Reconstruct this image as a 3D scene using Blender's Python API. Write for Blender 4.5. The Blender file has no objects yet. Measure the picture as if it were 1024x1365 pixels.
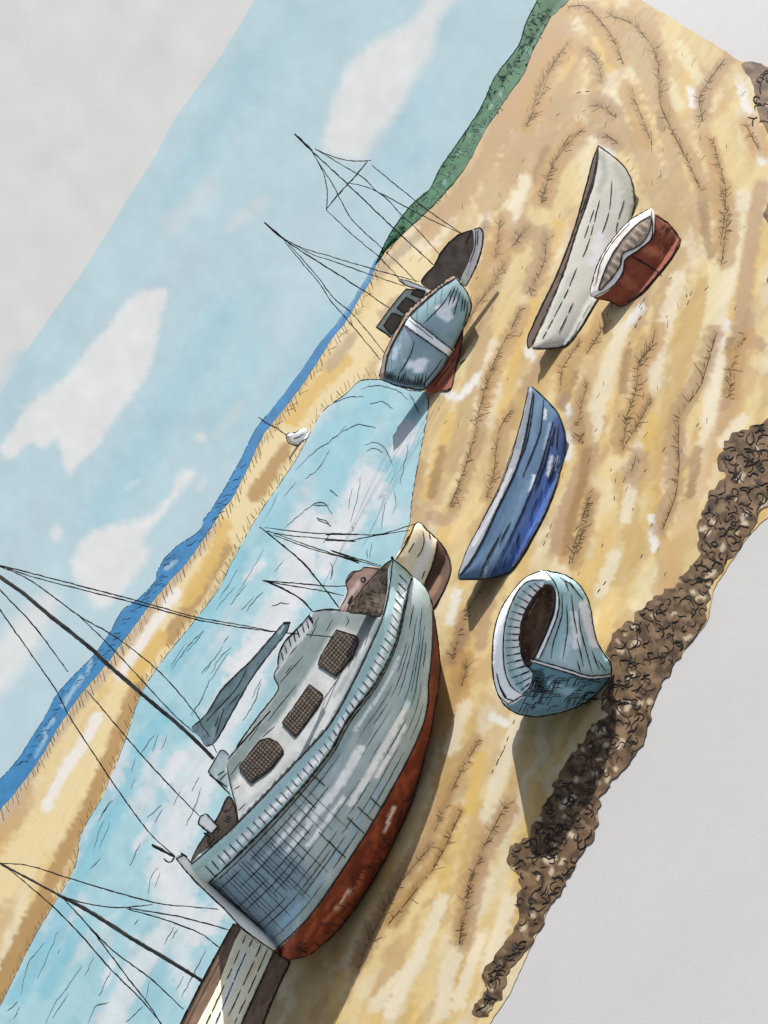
import bpy, math, random
import numpy as np
from mathutils import Vector, Matrix, noise
from mathutils.geometry import delaunay_2d_cdt

random.seed(7)
rng = np.random.default_rng(7)
sc = bpy.context.scene
col = sc.collection

# ------------------------------------------------------------------ calibration
SUN_EL, SUN_AZ = math.radians(33), math.radians(47)
SUN_W, SKY_W, EXPO = 3.4, 0.095, 1.15
SKY_SAT = .45
G_H, G_V, G_SKY = np.array((2.05, 2.05, 2.02)), np.array((.53, .54, .54)), 1.0
G_L = np.array((1.35, 1.38, 1.40))      # sides leaning back into the sun      # light reaching level ground, shaded sides, sky

# ------------------------------------------------------------------ camera: a view over the harbour, strongly rolled
W, H, FPX, CAMZ = 1024.0, 1365.0, 1500.0, 6.0
ang = math.atan2(.813, .582)
R2 = np.array((math.cos(ang), -math.sin(ang)))
U2 = np.array((-math.sin(ang), -math.cos(ang)))
CEN = np.array((W/2, H/2))
HZ = np.array((490., 350.)) + 45*U2
pitch = math.atan2(float((HZ-CEN) @ U2), FPX)
CAM = np.array((0, 0, CAMZ))
Fw = np.array((0, math.cos(pitch), -math.sin(pitch)))
Rw = np.array((1., 0, 0))
Uw = np.array((0, math.sin(pitch), math.cos(pitch)))

def A2(p): return np.asarray(p, dtype=float).reshape(-1, 2)
def rays(p):
    d = A2(p) - CEN
    return Fw + (d @ R2)[:, None]*Rw/FPX + (d @ U2)[:, None]*Uw/FPX
def ground(p, z=0.0):
    D = rays(p)
    return CAM + D*((np.asarray(z)-CAMZ)/np.minimum(D[:, 2], -1e-3))[:, None]
def gmap(base):
    return lambda p, d=0.0: ground(p, base + d)

class Place:
    """upright plane standing on the ground line through two contact points; d = metres in front of it"""
    def __init__(s, a, b, dfun=None, floor=0.02, lean=0.):
        P = ground([a, b]); s.P0 = P[0]
        t = P[1]-P[0]; t[2] = 0
        n = np.array((t[1], -t[0], 0)); n /= np.linalg.norm(n)
        if n[1] > 0: n = -n
        n = n*math.cos(math.radians(lean)); n[2] = math.sin(math.radians(lean))
        s.n, s.dfun, s.floor = n, dfun, floor
        s.base = (P[0]+P[1])/2
    def __call__(s, p, d=0.0):
        D = rays(p); L = np.linalg.norm(D, axis=1)
        t = ((s.P0-CAM) @ s.n)/(D @ s.n)
        dd = np.zeros(len(D)) + d
        if s.dfun is not None: dd = dd + s.dfun(A2(p))
        t = t - dd/L
        tg = (s.floor-CAMZ)/np.minimum(D[:, 2], -1e-4)
        tg = np.where(D[:, 2] < -1e-4, tg, 1e9)
        t = np.minimum(t, tg)
        return CAM + D*t[:, None]
def facing(px, dfun=None, lean=0.):
    P = ground([px])[0]
    b = A2([px])[0] + R2*60
    pl = Place(px, b, dfun)
    n = np.array((-P[0], -P[1], 0)); n /= np.linalg.norm(n)
    n = n*math.cos(math.radians(lean)); n[2] = math.sin(math.radians(lean))
    pl.P0, pl.n, pl.base = P, n, P
    return pl

# ------------------------------------------------------------------ 2-D outline tools
def Z(x0, y0, s):
    return lambda *a: [(x0+a[i]/s, y0+a[i+1]/s) for i in range(0, len(a), 2)]
zA, zB, zC = Z(0, 680, 3.2), Z(0, 1060, 3.2), Z(200, 940, 3.2125)
zD, zE, zF = Z(240, 680, 4.267), Z(400, 660, 3.938), Z(360, 900, 3.414)
zG, zH, zI = Z(480, 280, 5.12), Z(340, 160, 3.2), Z(340, 280, 4.014)
zJ, zK, zL = Z(680, 170, 3.938), Z(590, 490, 4.405), Z(630, 730, 4.655)
zM, zN, zO = Z(640, 900, 4.55), Z(0, 0, 2.56), Z(400, 0, 2.844)
zP, zQ, zR = Z(700, 0, 3.16), Z(800, 250, 3.689), Z(720, 560, 3.368)
zS, zT, zU = Z(560, 1000, 3.413), Z(180, 490, 2.56), Z(0, 480, 3.2)

def curve(pts, step=4., closed=False, smooth=True):
    P = A2(pts); n = len(P)
    if n == 2 or not smooth:
        Q = np.vstack([P, P[:1]]) if closed else P
    else:
        out = []
        m = n if closed else n-1
        for i in range(m):
            p1, p2 = P[i], P[(i+1) % n]
            p0 = P[(i-1) % n] if (closed or i > 0) else p1
            p3 = P[(i+2) % n] if (closed or i+2 < n) else p2
            L = np.linalg.norm(p2-p1)
            m1 = (p2-p0); m2 = (p3-p1)
            l1, l2 = np.linalg.norm(m1)+1e-9, np.linalg.norm(m2)+1e-9
            m1 = m1/l1*min(l1*.5, L*.9); m2 = m2/l2*min(l2*.5, L*.9)
            k = max(2, int(L/2))
            for t in np.arange(k)/k:
                h = (2*t**3-3*t**2+1, t**3-2*t**2+t, -2*t**3+3*t**2, t**3-t**2)
                out.append(h[0]*p1+h[1]*m1+h[2]*p2+h[3]*m2)
        out.append(P[0] if closed else P[-1])
        Q = np.array(out)
    seg = np.linalg.norm(np.diff(Q, axis=0), axis=1)
    s = np.concatenate([[0], np.cumsum(seg)])
    k = max(2, int(round(s[-1]/step)))
    u = np.linspace(0, s[-1], k+1)
    if closed: u = u[:-1]
    return np.stack([np.interp(u, s, Q[:, 0]), np.interp(u, s, Q[:, 1])], 1)

def wobble(P, amp, scale=9.):
    Q = P.copy()
    for i, (x, y) in enumerate(P):
        Q[i, 0] += amp*noise.noise((x/scale, y/scale, 1.3))
        Q[i, 1] += amp*noise.noise((x/scale, y/scale, 7.7))
    return Q

def pip(G, o):
    ins = np.zeros(len(G), bool)
    x, y = G[:, 0], G[:, 1]
    j = len(o)-1
    for i in range(len(o)):
        xi, yi = o[i]; xj, yj = o[j]
        c = ((yi > y) != (yj > y))
        if yi != yj:
            ins ^= c & (x < (xj-xi)*(y-yi)/(yj-yi)+xi)
        j = i
    return ins
def segdist(G, o, closed=True):
    d = np.full(len(G), 1e9)
    n = len(o)
    for i in range(n if closed else n-1):
        a, b = o[i], o[(i+1) % n]
        ab = b-a; l = ab @ ab+1e-12
        t = np.clip(((G-a) @ ab)/l, 0, 1)
        q = G-a-t[:, None]*ab
        d = np.minimum(d, (q*q).sum(1))
    return np.sqrt(d)

def tri(o, step):
    lo, hi = o.min(0), o.max(0)
    gy = np.arange(lo[1], hi[1]+step, step*.87)
    rows = []
    for k, y in enumerate(gy):
        xs = np.arange(lo[0]+(k % 2)*step*.5, hi[0], step)
        rows.append(np.stack([xs, np.full(len(xs), y)], 1))
    G = np.vstack(rows) if rows else np.zeros((0, 2))
    G = G + rng.uniform(-.12, .12, G.shape)*step
    G = G[pip(G, o)]
    if len(G): G = G[segdist(G, o) > step*.45]
    pts = np.vstack([o, G])
    r = delaunay_2d_cdt([Vector(p) for p in pts], [], [list(range(len(o)))], 1, 1e-5)
    return np.array([tuple(v) for v in r[0]]), [tuple(f) for f in r[2]]

# ------------------------------------------------------------------ colours and materials
def lin(rgb):
    c = np.asarray(rgb, float)/255.
    return np.where(c <= .04045, c/12.92, ((c+.055)/1.055)**2.4)

def new_mat(name):
    m = bpy.data.materials.new(name); m.use_nodes = True
    return m, m.node_tree.nodes, m.node_tree.links
_mats = {}
def pigment(grain, blot, amount=.10, emit=None, rough=.85, fine=.085):
    fine = .018 if emit else (.035 if amount == .03 else fine)
    key = (round(grain, 3), round(blot, 3), amount, emit, rough)
    if key in _mats: return _mats[key]
    m, N, L = new_mat('watercolour_pigment'); bs = N['Principled BSDF']
    at = N.new('ShaderNodeAttribute'); at.attribute_name = 'Col'
    tc = N.new('ShaderNodeTexCoord')
    n1 = N.new('ShaderNodeTexNoise'); n1.inputs['Scale'].default_value = blot; n1.inputs['Detail'].default_value = 7; n1.inputs['Roughness'].default_value = .62
    n2 = N.new('ShaderNodeTexNoise'); n2.inputs['Scale'].default_value = grain; n2.inputs['Detail'].default_value = 2
    L.new(tc.outputs['Object'], n1.inputs['Vector']); L.new(tc.outputs['Object'], n2.inputs['Vector'])
    r1 = N.new('ShaderNodeMapRange'); r1.inputs['From Min'].default_value = .3; r1.inputs['From Max'].default_value = .7
    r1.inputs['To Min'].default_value = 1-amount; r1.inputs['To Max'].default_value = 1+amount*.7
    r2 = N.new('ShaderNodeMapRange'); r2.inputs['From Min'].default_value = .25; r2.inputs['From Max'].default_value = .75
    r2.inputs['To Min'].default_value = 1-fine; r2.inputs['To Max'].default_value = 1+fine
    L.new(n1.outputs['Fac'], r1.inputs['Value']); L.new(n2.outputs['Fac'], r2.inputs['Value'])
    mu = N.new('ShaderNodeMath'); mu.operation = 'MULTIPLY'
    L.new(r1.outputs[0], mu.inputs[0]); L.new(r2.outputs[0], mu.inputs[1])
    mx = N.new('ShaderNodeVectorMath'); mx.operation = 'SCALE'
    L.new(at.outputs['Color'], mx.inputs[0]); L.new(mu.outputs[0], mx.inputs['Scale'])
    if emit:
        e = N.new('ShaderNodeEmission'); e.inputs['Strength'].default_value = emit
        L.new(mx.outputs[0], e.inputs['Color'])
        L.new(e.outputs[0], N['Material Output'].inputs['Surface'])
    else:
        bs.inputs['Roughness'].default_value = rough
        bs.inputs['Specular IOR Level'].default_value = .12
        L.new(mx.outputs[0], bs.inputs['Base Color'])
        bp = N.new('ShaderNodeBump'); bp.inputs['Strength'].default_value = .12; bp.inputs['Distance'].default_value = .01
        L.new(n2.outputs['Fac'], bp.inputs['Height']); L.new(bp.outputs[0], bs.inputs['Normal'])
    _mats[key] = m
    return m
def make_ink(name, a, b):
    m, N, L = new_mat(name)
    bs = N['Principled BSDF']; bs.inputs['Roughness'].default_value = .9; bs.inputs['Specular IOR Level'].default_value = .05
    n = N.new('ShaderNodeTexNoise'); n.inputs['Scale'].default_value = 14
    r = N.new('ShaderNodeValToRGB'); r.color_ramp.elements[0].color = (*a, 1); r.color_ramp.elements[1].color = (*b, 1)
    r.color_ramp.elements[0].position = .35; r.color_ramp.elements[1].position = .75
    L.new(n.outputs['Fac'], r.inputs[0]); L.new(r.outputs[0], bs.inputs['Base Color'])
    return m
INK = make_ink('dark_ink', (.012, .011, .010), (.05, .045, .04))
INKS = make_ink('sepia_ink', (.04, .03, .016), (.15, .11, .06))
INKW = make_ink('blue_grey_ink', (.02, .035, .045), (.09, .13, .15))

# ------------------------------------------------------------------ mesh builder
class MB:
    def __init__(s, gain=G_V):
        s.v, s.px, s.f, s.mi, s.c = [], [], [], [], []
        s.n = 0; s.gain = gain; s.hasink = False
    def add(s, V, F, px, rgb, mi=0):
        s.v.append(np.asarray(V, float)); s.px.append(A2(px))
        s.c.append(np.tile(lin(rgb), (len(V), 1)))
        s.f += [tuple(i+s.n for i in f) for f in F]; s.mi += [mi]*len(F)
        s.n += len(V)
        return s
    def patch(s, outline, mp, rgb, step=4., d=0.0, closed_curve=True, smooth=True, wob=.5, thick=None, ostep=None):
        o = curve(outline, ostep or step*.8, True, smooth) if closed_curve else A2(outline)
        if wob: o = wobble(o, wob)
        P, F = tri(o, step)
        # triangles face the camera (image y points down)
        F2 = []
        for f in F:
            a, b, c = P[f[0]], P[f[1]], P[f[2]]
            cr = (b[0]-a[0])*(c[1]-a[1])-(b[1]-a[1])*(c[0]-a[0])
            F2.append(f if cr < 0 else f[::-1])
        V = mp(P, d)
        if thick:
            cen = P.mean(0)
            Pb = cen+(P-cen)*.965
            base = mp(P, d)
            Db = rays(Pb); dist = (np.linalg.norm(base-CAM, axis=1)+thick)
            Vb = CAM+Db/np.linalg.norm(Db, axis=1)[:, None]*dist[:, None]
            Vb[:, 2] = np.maximum(Vb[:, 2], .012)
            n = len(P); cnt = {}
            for f in F2:
                for i in range(3):
                    e = (f[i], f[(i+1) % 3]); k = (min(e), max(e))
                    cnt[k] = None if k in cnt else e
            F3 = list(F2)+[tuple(i+n for i in f[::-1]) for f in F2]
            for e in cnt.values():
                if e: F3.append((e[1], e[0], e[0]+n, e[1]+n))
            s.add(np.vstack([V, Vb]), F3, np.vstack([P, Pb]), rgb)
        else:
            s.add(V, F2, P, rgb)
        s.last = o
        return s
    # ---- washes of colour laid on the surface
    def _all(s):
        s.v = [np.vstack(s.v)]; s.px = [np.vstack(s.px)]; s.c = [np.vstack(s.c)]
        return s.px[0], s.c[0]
    def stroke(s, pts, w, rgb, a=1., soft=.5, smooth=True):
        px, c = s._all()
        P = curve(pts, 6, False, smooth) if len(pts) > 1 else A2(pts)
        lo, hi = P.min(0)-w, P.max(0)+w
        m = np.where(((px > lo) & (px < hi)).all(1))[0]
        if not len(m): return s
        q = px[m]
        d = segdist(q, P, False) if len(P) > 1 else np.linalg.norm(q-P[0], axis=1)
        nz = np.array([noise.noise((x/7, y/7, 3.)) for x, y in q])
        d = d + nz*w*.22
        k = np.clip((w/2-d)/(w/2*soft+1e-6), 0, 1); k = k*k*(3-2*k)*a
        c[m] = c[m]*(1-k)[:, None]+lin(rgb)*k[:, None]
        return s
    def fill(s, poly, rgb, a=1., soft=3., smooth=True, rag=2.):
        px, c = s._all()
        o = curve(poly, 6, True, smooth)
        lo, hi = o.min(0)-soft-4, o.max(0)+soft+4
        m = np.where(((px > lo) & (px < hi)).all(1))[0]
        if not len(m): return s
        q = px[m]
        d = segdist(q, o)*np.where(pip(q, o), 1, -1)
        d = d+rag*np.array([noise.noise((x/8, y/8, 5.)) for x, y in q])
        k = np.clip(d/soft*.5+.5, 0, 1)*a
        c[m] = c[m]*(1-k)[:, None]+lin(rgb)*k[:, None]
        return s
    def mottle(s, amt, sx=30., sy=None, ang_=0., tint=None, seed=0.):
        px, c = s._all(); sy = sy or sx
        ca, sa = math.cos(ang_), math.sin(ang_)
        k = np.array([noise.fractal(((x*ca+y*sa)/sx, (-x*sa+y*ca)/sy, seed), .8, 2.1, 4) for x, y in px])
        if tint is None:
            c *= (1+amt*np.clip(k, -1, 1))[:, None]
        else:
            k = np.clip(k*1.6, 0, 1)*amt
            c[:] = c*(1-k)[:, None]+lin(tint)*k[:, None]
        return s
    def wash(s, amt, sx, sy, ang_, tint, thr=.05, edge=.10, seed=0., rim=.06, warp=14.):
        px, c = s._all()
        ca, sa = math.cos(ang_), math.sin(ang_)
        k = np.empty(len(px))
        for i, (x, y) in enumerate(px):
            wx = x+warp*noise.noise((x/38, y/38, seed+9)); wy = y+warp*noise.noise((x/38, y/38, seed+19))
            k[i] = noise.noise(((wx*ca+wy*sa)/sx, (-wx*sa+wy*ca)/sy, seed))+.16*noise.noise((wx/12, wy/12, seed+3))
        m = np.clip((k-thr)/edge, 0, 1); m = m*m*(3-2*m)
        r = np.exp(-((k-thr-edge*.8)/(edge*.5))**2)*rim
        c[:] = c*(1-(m*amt))[:, None]+lin(tint)*(m*amt)[:, None]
        c *= (1-r*amt)[:, None]
        return s
    # ---- pen line: a thin round cord following the surface
    def ink(s, pts, w, mp, d=.01, taper=.35, wob=.5, mi=1, smooth=True, step=4., sides=4, fuzz=.28):
        P = curve(pts, step, False, smooth)
        if wob: P = wobble(P, wob, 6.)
        V = mp(P, d)
        n = len(P)
        T = np.gradient(V, axis=0); T /= np.linalg.norm(T, axis=1)[:, None]+1e-12
        D = V-CAM; dep = D @ Fw; D = D/np.linalg.norm(D, axis=1)[:, None]
        N1 = np.cross(T, D); N1 /= np.linalg.norm(N1, axis=1)[:, None]+1e-12
        N2 = np.cross(N1, T)
        u = np.linspace(0, 1, n)
        r = 1.12*w/2*dep/FPX*(1-taper*np.abs(2*u-1)**3)*(1+fuzz*rng.uniform(-1, 1, n))
        ring = []
        for k in range(sides):
            a = 2*math.pi*k/sides
            ring.append(V+(N1*math.cos(a)+N2*math.sin(a))*r[:, None])
        VV = np.stack(ring, 1).reshape(-1, 3)
        F = []
        for i in range(n-1):
            for k in range(sides):
                a, b = i*sides+k, i*sides+(k+1) % sides
                F.append((a, b, b+sides, a+sides))
        F.append(tuple(range(sides))[::-1]); F.append(tuple((n-1)*sides+k for k in range(sides)))
        s.add(VV, F, np.repeat(P, sides, 0), (30, 28, 26), mi)
        return s
    def build(s, name, parent=None, base=None, grain=30., blot=2., amount=.10, emit=None, inkmat=None, smooth=True, mat=None):
        V = np.vstack(s.v)
        if base is not None: V = V-np.asarray(base)
        me = bpy.data.meshes.new(name)
        me.from_pydata([tuple(v) for v in V], [], s.f)
        C4 = np.ones((len(V), 4), np.float32)
        C4[:, :3] = np.clip(np.vstack(s.c)/s.gain, .004, 2. if emit else .88)
        at = me.color_attributes.new('Col', 'FLOAT_COLOR', 'POINT')
        at.data.foreach_set('color', C4.ravel())
        me.materials.append(mat or pigment(grain, blot, amount, emit)); me.materials.append(inkmat or INK)
        me.polygons.foreach_set('material_index', np.array(s.mi, np.int32))
        me.polygons.foreach_set('use_smooth', np.full(len(s.f), smooth, bool))
        me.update()
        o = bpy.data.objects.new(name, me); col.objects.link(o)
        if parent: o.parent = parent
        return o

def tag(o, label=None, cat=None, kind=None, group=None):
    if label: o['label'] = label
    if cat: o['category'] = cat
    if kind: o['kind'] = kind
    if group: o['group'] = group
    return o

class Thing:
    def __init__(s, name, px, label, cat):
        s.base = ground([px])[0]
        s.o = bpy.data.objects.new(name, None); col.objects.link(s.o)
        s.o.location = s.base; s.o.empty_display_size = .3
        tag(s.o, label, cat)
        dist = np.linalg.norm(s.base-CAM)
        s.grain = FPX/dist/2.2; s.blot = FPX/dist/28
    def part(s, mb, name, parent=None, **k):
        k.setdefault('grain', s.grain); k.setdefault('blot', s.blot)
        return mb.build(name, parent or s.o, s.base, **k)
    def rope(s, name, pts, w, mp, d=0., parent=None, taper=.3, sides=5, inkmat=None):
        mb = MB(); mb.ink(pts, w, mp, d, taper=taper, sides=sides, wob=.7)
        return s.part(mb, name, parent, inkmat=inkmat)

def inflate(outline, B, Rr, p=2.):
    o = curve(outline, 9, True)
    def f(q):
        d = segdist(q, o)*np.where(pip(q, o), 1, 0)
        k = np.clip(d/Rr, 0, 1)
        return B*np.sqrt(np.clip(1-(1-k)**p, 0, 1))
    return f
_cc = {}
def _c3(c):
    k = tuple(c)
    if k not in _cc: _cc[k] = curve(c, 3)
    return _cc[k]
def lerpc(c0, c1, t, n=40):
    a, b = _c3(c0), _c3(c1)
    ia = np.linspace(0, len(a)-1, n); ib = np.linspace(0, len(b)-1, n)
    ev = lambda c, i: np.stack([np.interp(i, np.arange(len(c)), c[:, k]) for k in (0, 1)], 1)
    return ev(a, ia)*(1-t)+ev(b, ib)*t

# ================================================================== SKY
SKYD = 6000.
def skymap(p, d=0.):
    D = rays(p)
    return CAM+D*(SKYD/D[:, 1])[:, None]
S = MB(G_SKY)
PAPER = (218, 218, 217)
EM = .765*2**(.35-EXPO)
blue = (190, 213, 221)
topedge = curve([(560, -330), (430, -140)]+zN(870, 0, 760, 180, 660, 320, 600, 400, 530, 530, 460, 640, 380, 770, 300, 900, 230, 1000, 150, 1110, 70, 1230, 40, 1280)+[(0, 527), (-120, 690), (-250, 880)], 4, False)
topedge = [tuple(p) for p in wobble(topedge, .8, 9.)]
S.patch(topedge[::1]+[(-420, 800), (-420, -330)], skymap, PAPER, step=24., closed_curve=False, wob=0)
S.patch(topedge[::-1]+[(800, -330), (1000, -60), (800, 60), (560, 400), (330, 760), (120, 1110), (-60, 1380), (-330, 1380)], skymap, blue, step=4.6, closed_curve=False, wob=0)
def inwash(pts, w, rgb, a, soft=.9): S.stroke(pts, w, rgb, a, soft)
for pts, w, rgb, a in [
    ([(330, 90), (290, 170), (230, 260)], 70, (172, 207, 219), .55), ([(400, 20), (340, 120)], 90, (178, 208, 219), .5),
    ([(300, 420), (240, 520), (180, 620), (130, 690)], 90, (170, 207, 220), .7), ([(350, 400), (330, 480), (290, 560)], 80, (174, 209, 220), .6),
    ([(560, 130), (520, 230), (560, 200)], 60, (176, 208, 220), .6), ([(640, 60), (590, 170)], 70, (186, 213, 224), .5),
    ([(260, 330), (200, 400), (140, 440)], 60, (190, 208, 220), .6), ([(420, 330), (380, 430)], 120, (196, 215, 224), .6),
    ([(450, 420), (380, 520), (330, 600)], 60, (172, 209, 222), .6), ([(60, 640), (20, 760)], 90, (190, 211, 220), .7),
    ([(70, 900), (10, 1000)], 60, (192, 216, 225), .7), ([(120, 760), (60, 830)], 60, (184, 210, 220), .6),
    ([(240, 640), (200, 700)], 40, (180, 211, 222), .7), ([(30, 480), (10, 560)], 60, (182, 208, 220), .7),
    ([(600, 30), (560, 60)], 50, (176, 207, 220), .6), ([(470, 260), (400, 290)], 60, (190, 211, 220), .5),
    ([(280, 250), (230, 300)], 50, (205, 216, 220), .6), ([(350, 270), (310, 300)], 30, (212, 218, 221), .6)]:
    inwash(pts, w, rgb, a)
WHT = (227, 228, 228)
S.fill(zO(600, -60, 500, -60, 475, 10, 420, 80, 280, 160, 190, 240, 140, 350, 100, 480, 90, 560, 160, 600, 240, 600, 290, 520, 380, 410, 430, 300, 500, 200, 525, 90), WHT, .95, 7., rag=5)
S.fill([(80, 590), (90, 632), (105, 618), (135, 590), (150, 562), (175, 530), (200, 490), (208, 460), (216, 415), (222, 387), (195, 387), (170, 400), (150, 428), (117, 466), (90, 500), (68, 518), (34, 543), (18, 572), (2, 596), (4, 608), (18, 611), (40, 590), (54, 598), (76, 587)], WHT, 1., 4., rag=5)
S.fill(zU(820, 470, 760, 490, 720, 580, 640, 660, 560, 690, 450, 710, 370, 750, 310, 850, 320, 930, 370, 1000, 430, 1060, 500, 1010, 590, 900, 640, 830, 610, 770, 680, 680, 740, 600, 790, 540, 832, 490), WHT, 1., 5., rag=5)
S.fill(zA(0, 540, 110, 420, 210, 350, 250, 400, 170, 560, 90, 680, 0, 790, -60, 780, -60, 600), WHT, .9, 12., rag=5)
S.fill(zU(240, 700, 215, 740, 230, 770, 262, 762, 262, 715), WHT, .8, 4.)
S.fill(zU(850, 305, 830, 340, 870, 345, 878, 320), WHT, .8, 4.)
S.fill(zU(870, 500, 830, 550, 850, 560, 880, 520), WHT, .6, 4.)
S.stroke([(290, 580), (320, 540)], 24, (205, 217, 222), .6, .9)
S.stroke([(170, 650), (185, 640)], 9, WHT, .5, .9)
S.mottle(.05, 60, seed=2.)
S.mottle(.04, 22, seed=4.)
tag(S.build('sky', grain=FPX/SKYD/1.6, blot=FPX/SKYD/50, amount=.018, emit=EM), kind='structure')

# ================================================================== GROUND (pale blank ground under and around the beach)
gb = MB(G_H)
xs = [-120, -60, -30, -15, 0, 15, 30, 60, 120]; ys = [-40, -10, 0, 8, 14, 20, 30, 50, 90, 120]
V = [(x, y, -.007) for y in ys for x in xs]
F = [(j*9+i, j*9+i+1, j*9+i+10, j*9+i+9) for j in range(len(ys)-1) for i in range(8)]
gb.add(V, F, np.zeros((len(V), 2)), (215, 214, 213))
tag(gb.build('ground', grain=45., blot=.5, amount=.03), kind='structure')

# ================================================================== SAND
far_edge = [(-60, 1160), (0, 1077), (19, 1055), (47, 1017), (81, 961), (109, 921), (137, 889), (169, 845), (194, 811), (219, 780), (250, 745), (272, 714),
            (294, 680), (309, 662), (336, 607), (352, 576), (390, 527), (415, 492), (440, 452), (460, 427), (480, 392), (492, 375), (499, 355), (506, 345),
            (509, 337), (534, 313), (576, 274), (618, 225), (646, 172), (674, 130), (699, 95), (709, 67), (734, 21), (755, 0)]
right_edge = [(790, -45), (830, -15), (855, 0), (877, 13), (918, 38), (966, 68), (985, 81), (1030, 97), (1090, 118), (1120, 400), (1090, 640), (1024, 690),
              (1000, 711), (976, 748), (953, 784), (943, 827), (922, 855), (893, 893), (870, 935), (856, 986), (829, 1021), (799, 1061), (795, 1102), (770, 1142),
              (763, 1162), (740, 1197), (717, 1243), (704, 1270), (679, 1325), (651, 1367), (612, 1440), (200, 1460), (-60, 1460)]
sand = MB(G_H)
SZ = 0.0
sm = gmap(SZ)
over = [(p[0]-2.2, p[1]-1.6) for p in far_edge]
sand.patch(over+right_edge, sm, (233, 208, 150), step=4.6, smooth=True, wob=1.6)
dirA = math.radians(108)      # ripples run this way
TAN, CRM, OCH, BRN, WH = (198, 166, 118), (238, 224, 192), (226, 190, 112), (168, 132, 90), (240, 236, 226)
for (am, sx, sy, da, tint, thr, ed, sd) in [(.7, 220, 36, 0, (240, 226, 188), .02, .3, 11.), (.6, 200, 30, .05, (208, 176, 124), .04, .26, 21.), (.6, 170, 28, -.1, (228, 190, 108), .06, .25, 31.),
                                     (.45, 130, 22, .1, (192, 154, 104), .18, .12, 41.), (.5, 90, 20, 0, (238, 224, 196), .24, .10, 51.)]:
    sand.wash(am, sx, sy, dirA+da, tint, thr, ed, sd)
sand.mottle(.06, 9, seed=71.)
def ss(rgb, w, a, *polys):
    for p in polys: sand.stroke(p, w, rgb, min(1., a*1.12), .4)
ss(TAN, 30, .7, [(690, 270), (655, 380), (640, 470), (600, 620)], [(760, 90), (735, 150), (720, 230)], [(860, 20), (882, 90), (890, 160), (900, 230), (935, 300)],
   [(950, 85), (935, 150), (955, 230), (966, 330)], [(905, 340), (875, 450), (845, 560)], [(655, 780), (625, 830), (600, 880)], [(610, 1010), (560, 1130), (480, 1280)],
   [(800, 560), (770, 640), (745, 720)], [(655, 120), (600, 220), (560, 290)], [(740, 10), (700, 90), (660, 160)], [(580, 640), (560, 700)])
ss((190, 158, 122), 26, .75, [(1015, 250), (1000, 330), (992, 400), (985, 450), (975, 540), (955, 570)], [(985, 440), (1010, 460)], [(860, 250), (865, 330), (850, 430)], [(790, 600), (755, 680), (742, 730)])
ss((206, 172, 108), 34, .7, [(940, 380), (910, 470), (890, 560), (840, 660)], [(830, 640), (845, 730), (820, 770)], [(880, 720), (900, 790)], [(640, 1080), (620, 1200), (610, 1300)],
   [(560, 880), (600, 960), (590, 1050)], [(760, 430), (720, 500), (690, 560)])
ss((200, 160, 96), 18, .7, [(770, 560), (778, 620), (765, 680), (750, 745)], [(790, 110), (795, 160)], [(560, 470), (540, 440)], [(650, 200), (700, 150)])
ss(WH, 14, .9, [(785, 180), (800, 185), (815, 205)], [(984, 102), (996, 145), (1010, 185), (1015, 215)], [(968, 430), (958, 465), (952, 500)], [(752, 530), (762, 560), (756, 610)],
   [(655, 955), (685, 975), (672, 1020), (655, 1050)], [(700, 465), (712, 478)], [(610, 790), (600, 830)], [(786, 1000), (765, 1030)], [(924, 640), (935, 600)], [(590, 520), (610, 530), (640, 500)],
   [(760, 350), (735, 400), (705, 455)], [(920, 120), (925, 140)], [(855, 410), (830, 440)], [(870, 690), (872, 730)], [(510, 495), (515, 480)], [(520, 415), (505, 440)])
ss(CRM, 26, .8, [(830, 440), (805, 510), (790, 580)], [(905, 370), (885, 440), (870, 510)], [(990, 260), (975, 350), (955, 440), (945, 560), (925, 660)], [(600, 290), (570, 330), (550, 360)],
   [(650, 1180), (600, 1290), (590, 1350)], [(740, 330), (715, 390)], [(640, 320), (650, 290)], [(700, 620), (660, 700)], [(690, 960), (650, 1090)], [(680, 1200), (650, 1290)], [(560, 1280), (500, 1340)])
ss((230, 208, 150), 40, .6, [(900, 30), (940, 70), (975, 100)], [(960, 170), (990, 240)], [(760, 240), (700, 340), (670, 430)], [(840, 220), (870, 270)])
ss((212, 176, 124), 30, .6, [(1000, 500), (940, 620), (880, 790)], [(690, 850), (640, 900)])
ss((196, 162, 112), 60, .55, [(740, 30), (690, 110), (640, 200), (590, 280)], [(760, 60), (740, 150), (690, 230)])
ss((188, 156, 112), 40, .6, [(790, 20), (850, 70), (878, 140)], [(730, 200), (780, 170), (830, 180)])
ss((228, 190, 104), 22, .7, [(760, 75), (745, 100)], [(800, 60), (812, 90)], [(660, 300), (640, 380), (620, 430)], [(745, 300), (720, 380), (690, 470), (670, 560)], [(600, 560), (570, 660)], [(640, 1010), (625, 1080)], [(870, 560), (850, 640)])
ss((182, 146, 96), 22, .6, [(655, 330), (635, 380)], [(770, 480), (745, 540)], [(560, 620), (548, 680)], [(700, 590), (675, 650)])
ss((192, 158, 112), 44, .6, [(745, 40), (700, 110), (660, 190)], [(700, 180), (650, 270)], [(740, 150), (790, 140), (840, 190)], [(850, 180), (880, 260), (905, 300)])
ss((236, 222, 176), 20, .8, [(690, 260), (665, 300)], [(620, 340), (600, 400)], [(745, 90), (730, 120)], [(905, 60), (935, 110)], [(885, 100), (905, 140)], [(955, 300), (950, 400), (935, 480)])
ss((184, 150, 118), 20, .6, [(640, 580), (600, 690), (575, 690)], [(700, 600), (690, 660)], [(655, 790), (640, 860)], [(720, 480), (700, 520)], [(1000, 420), (985, 480), (965, 540)])
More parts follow.
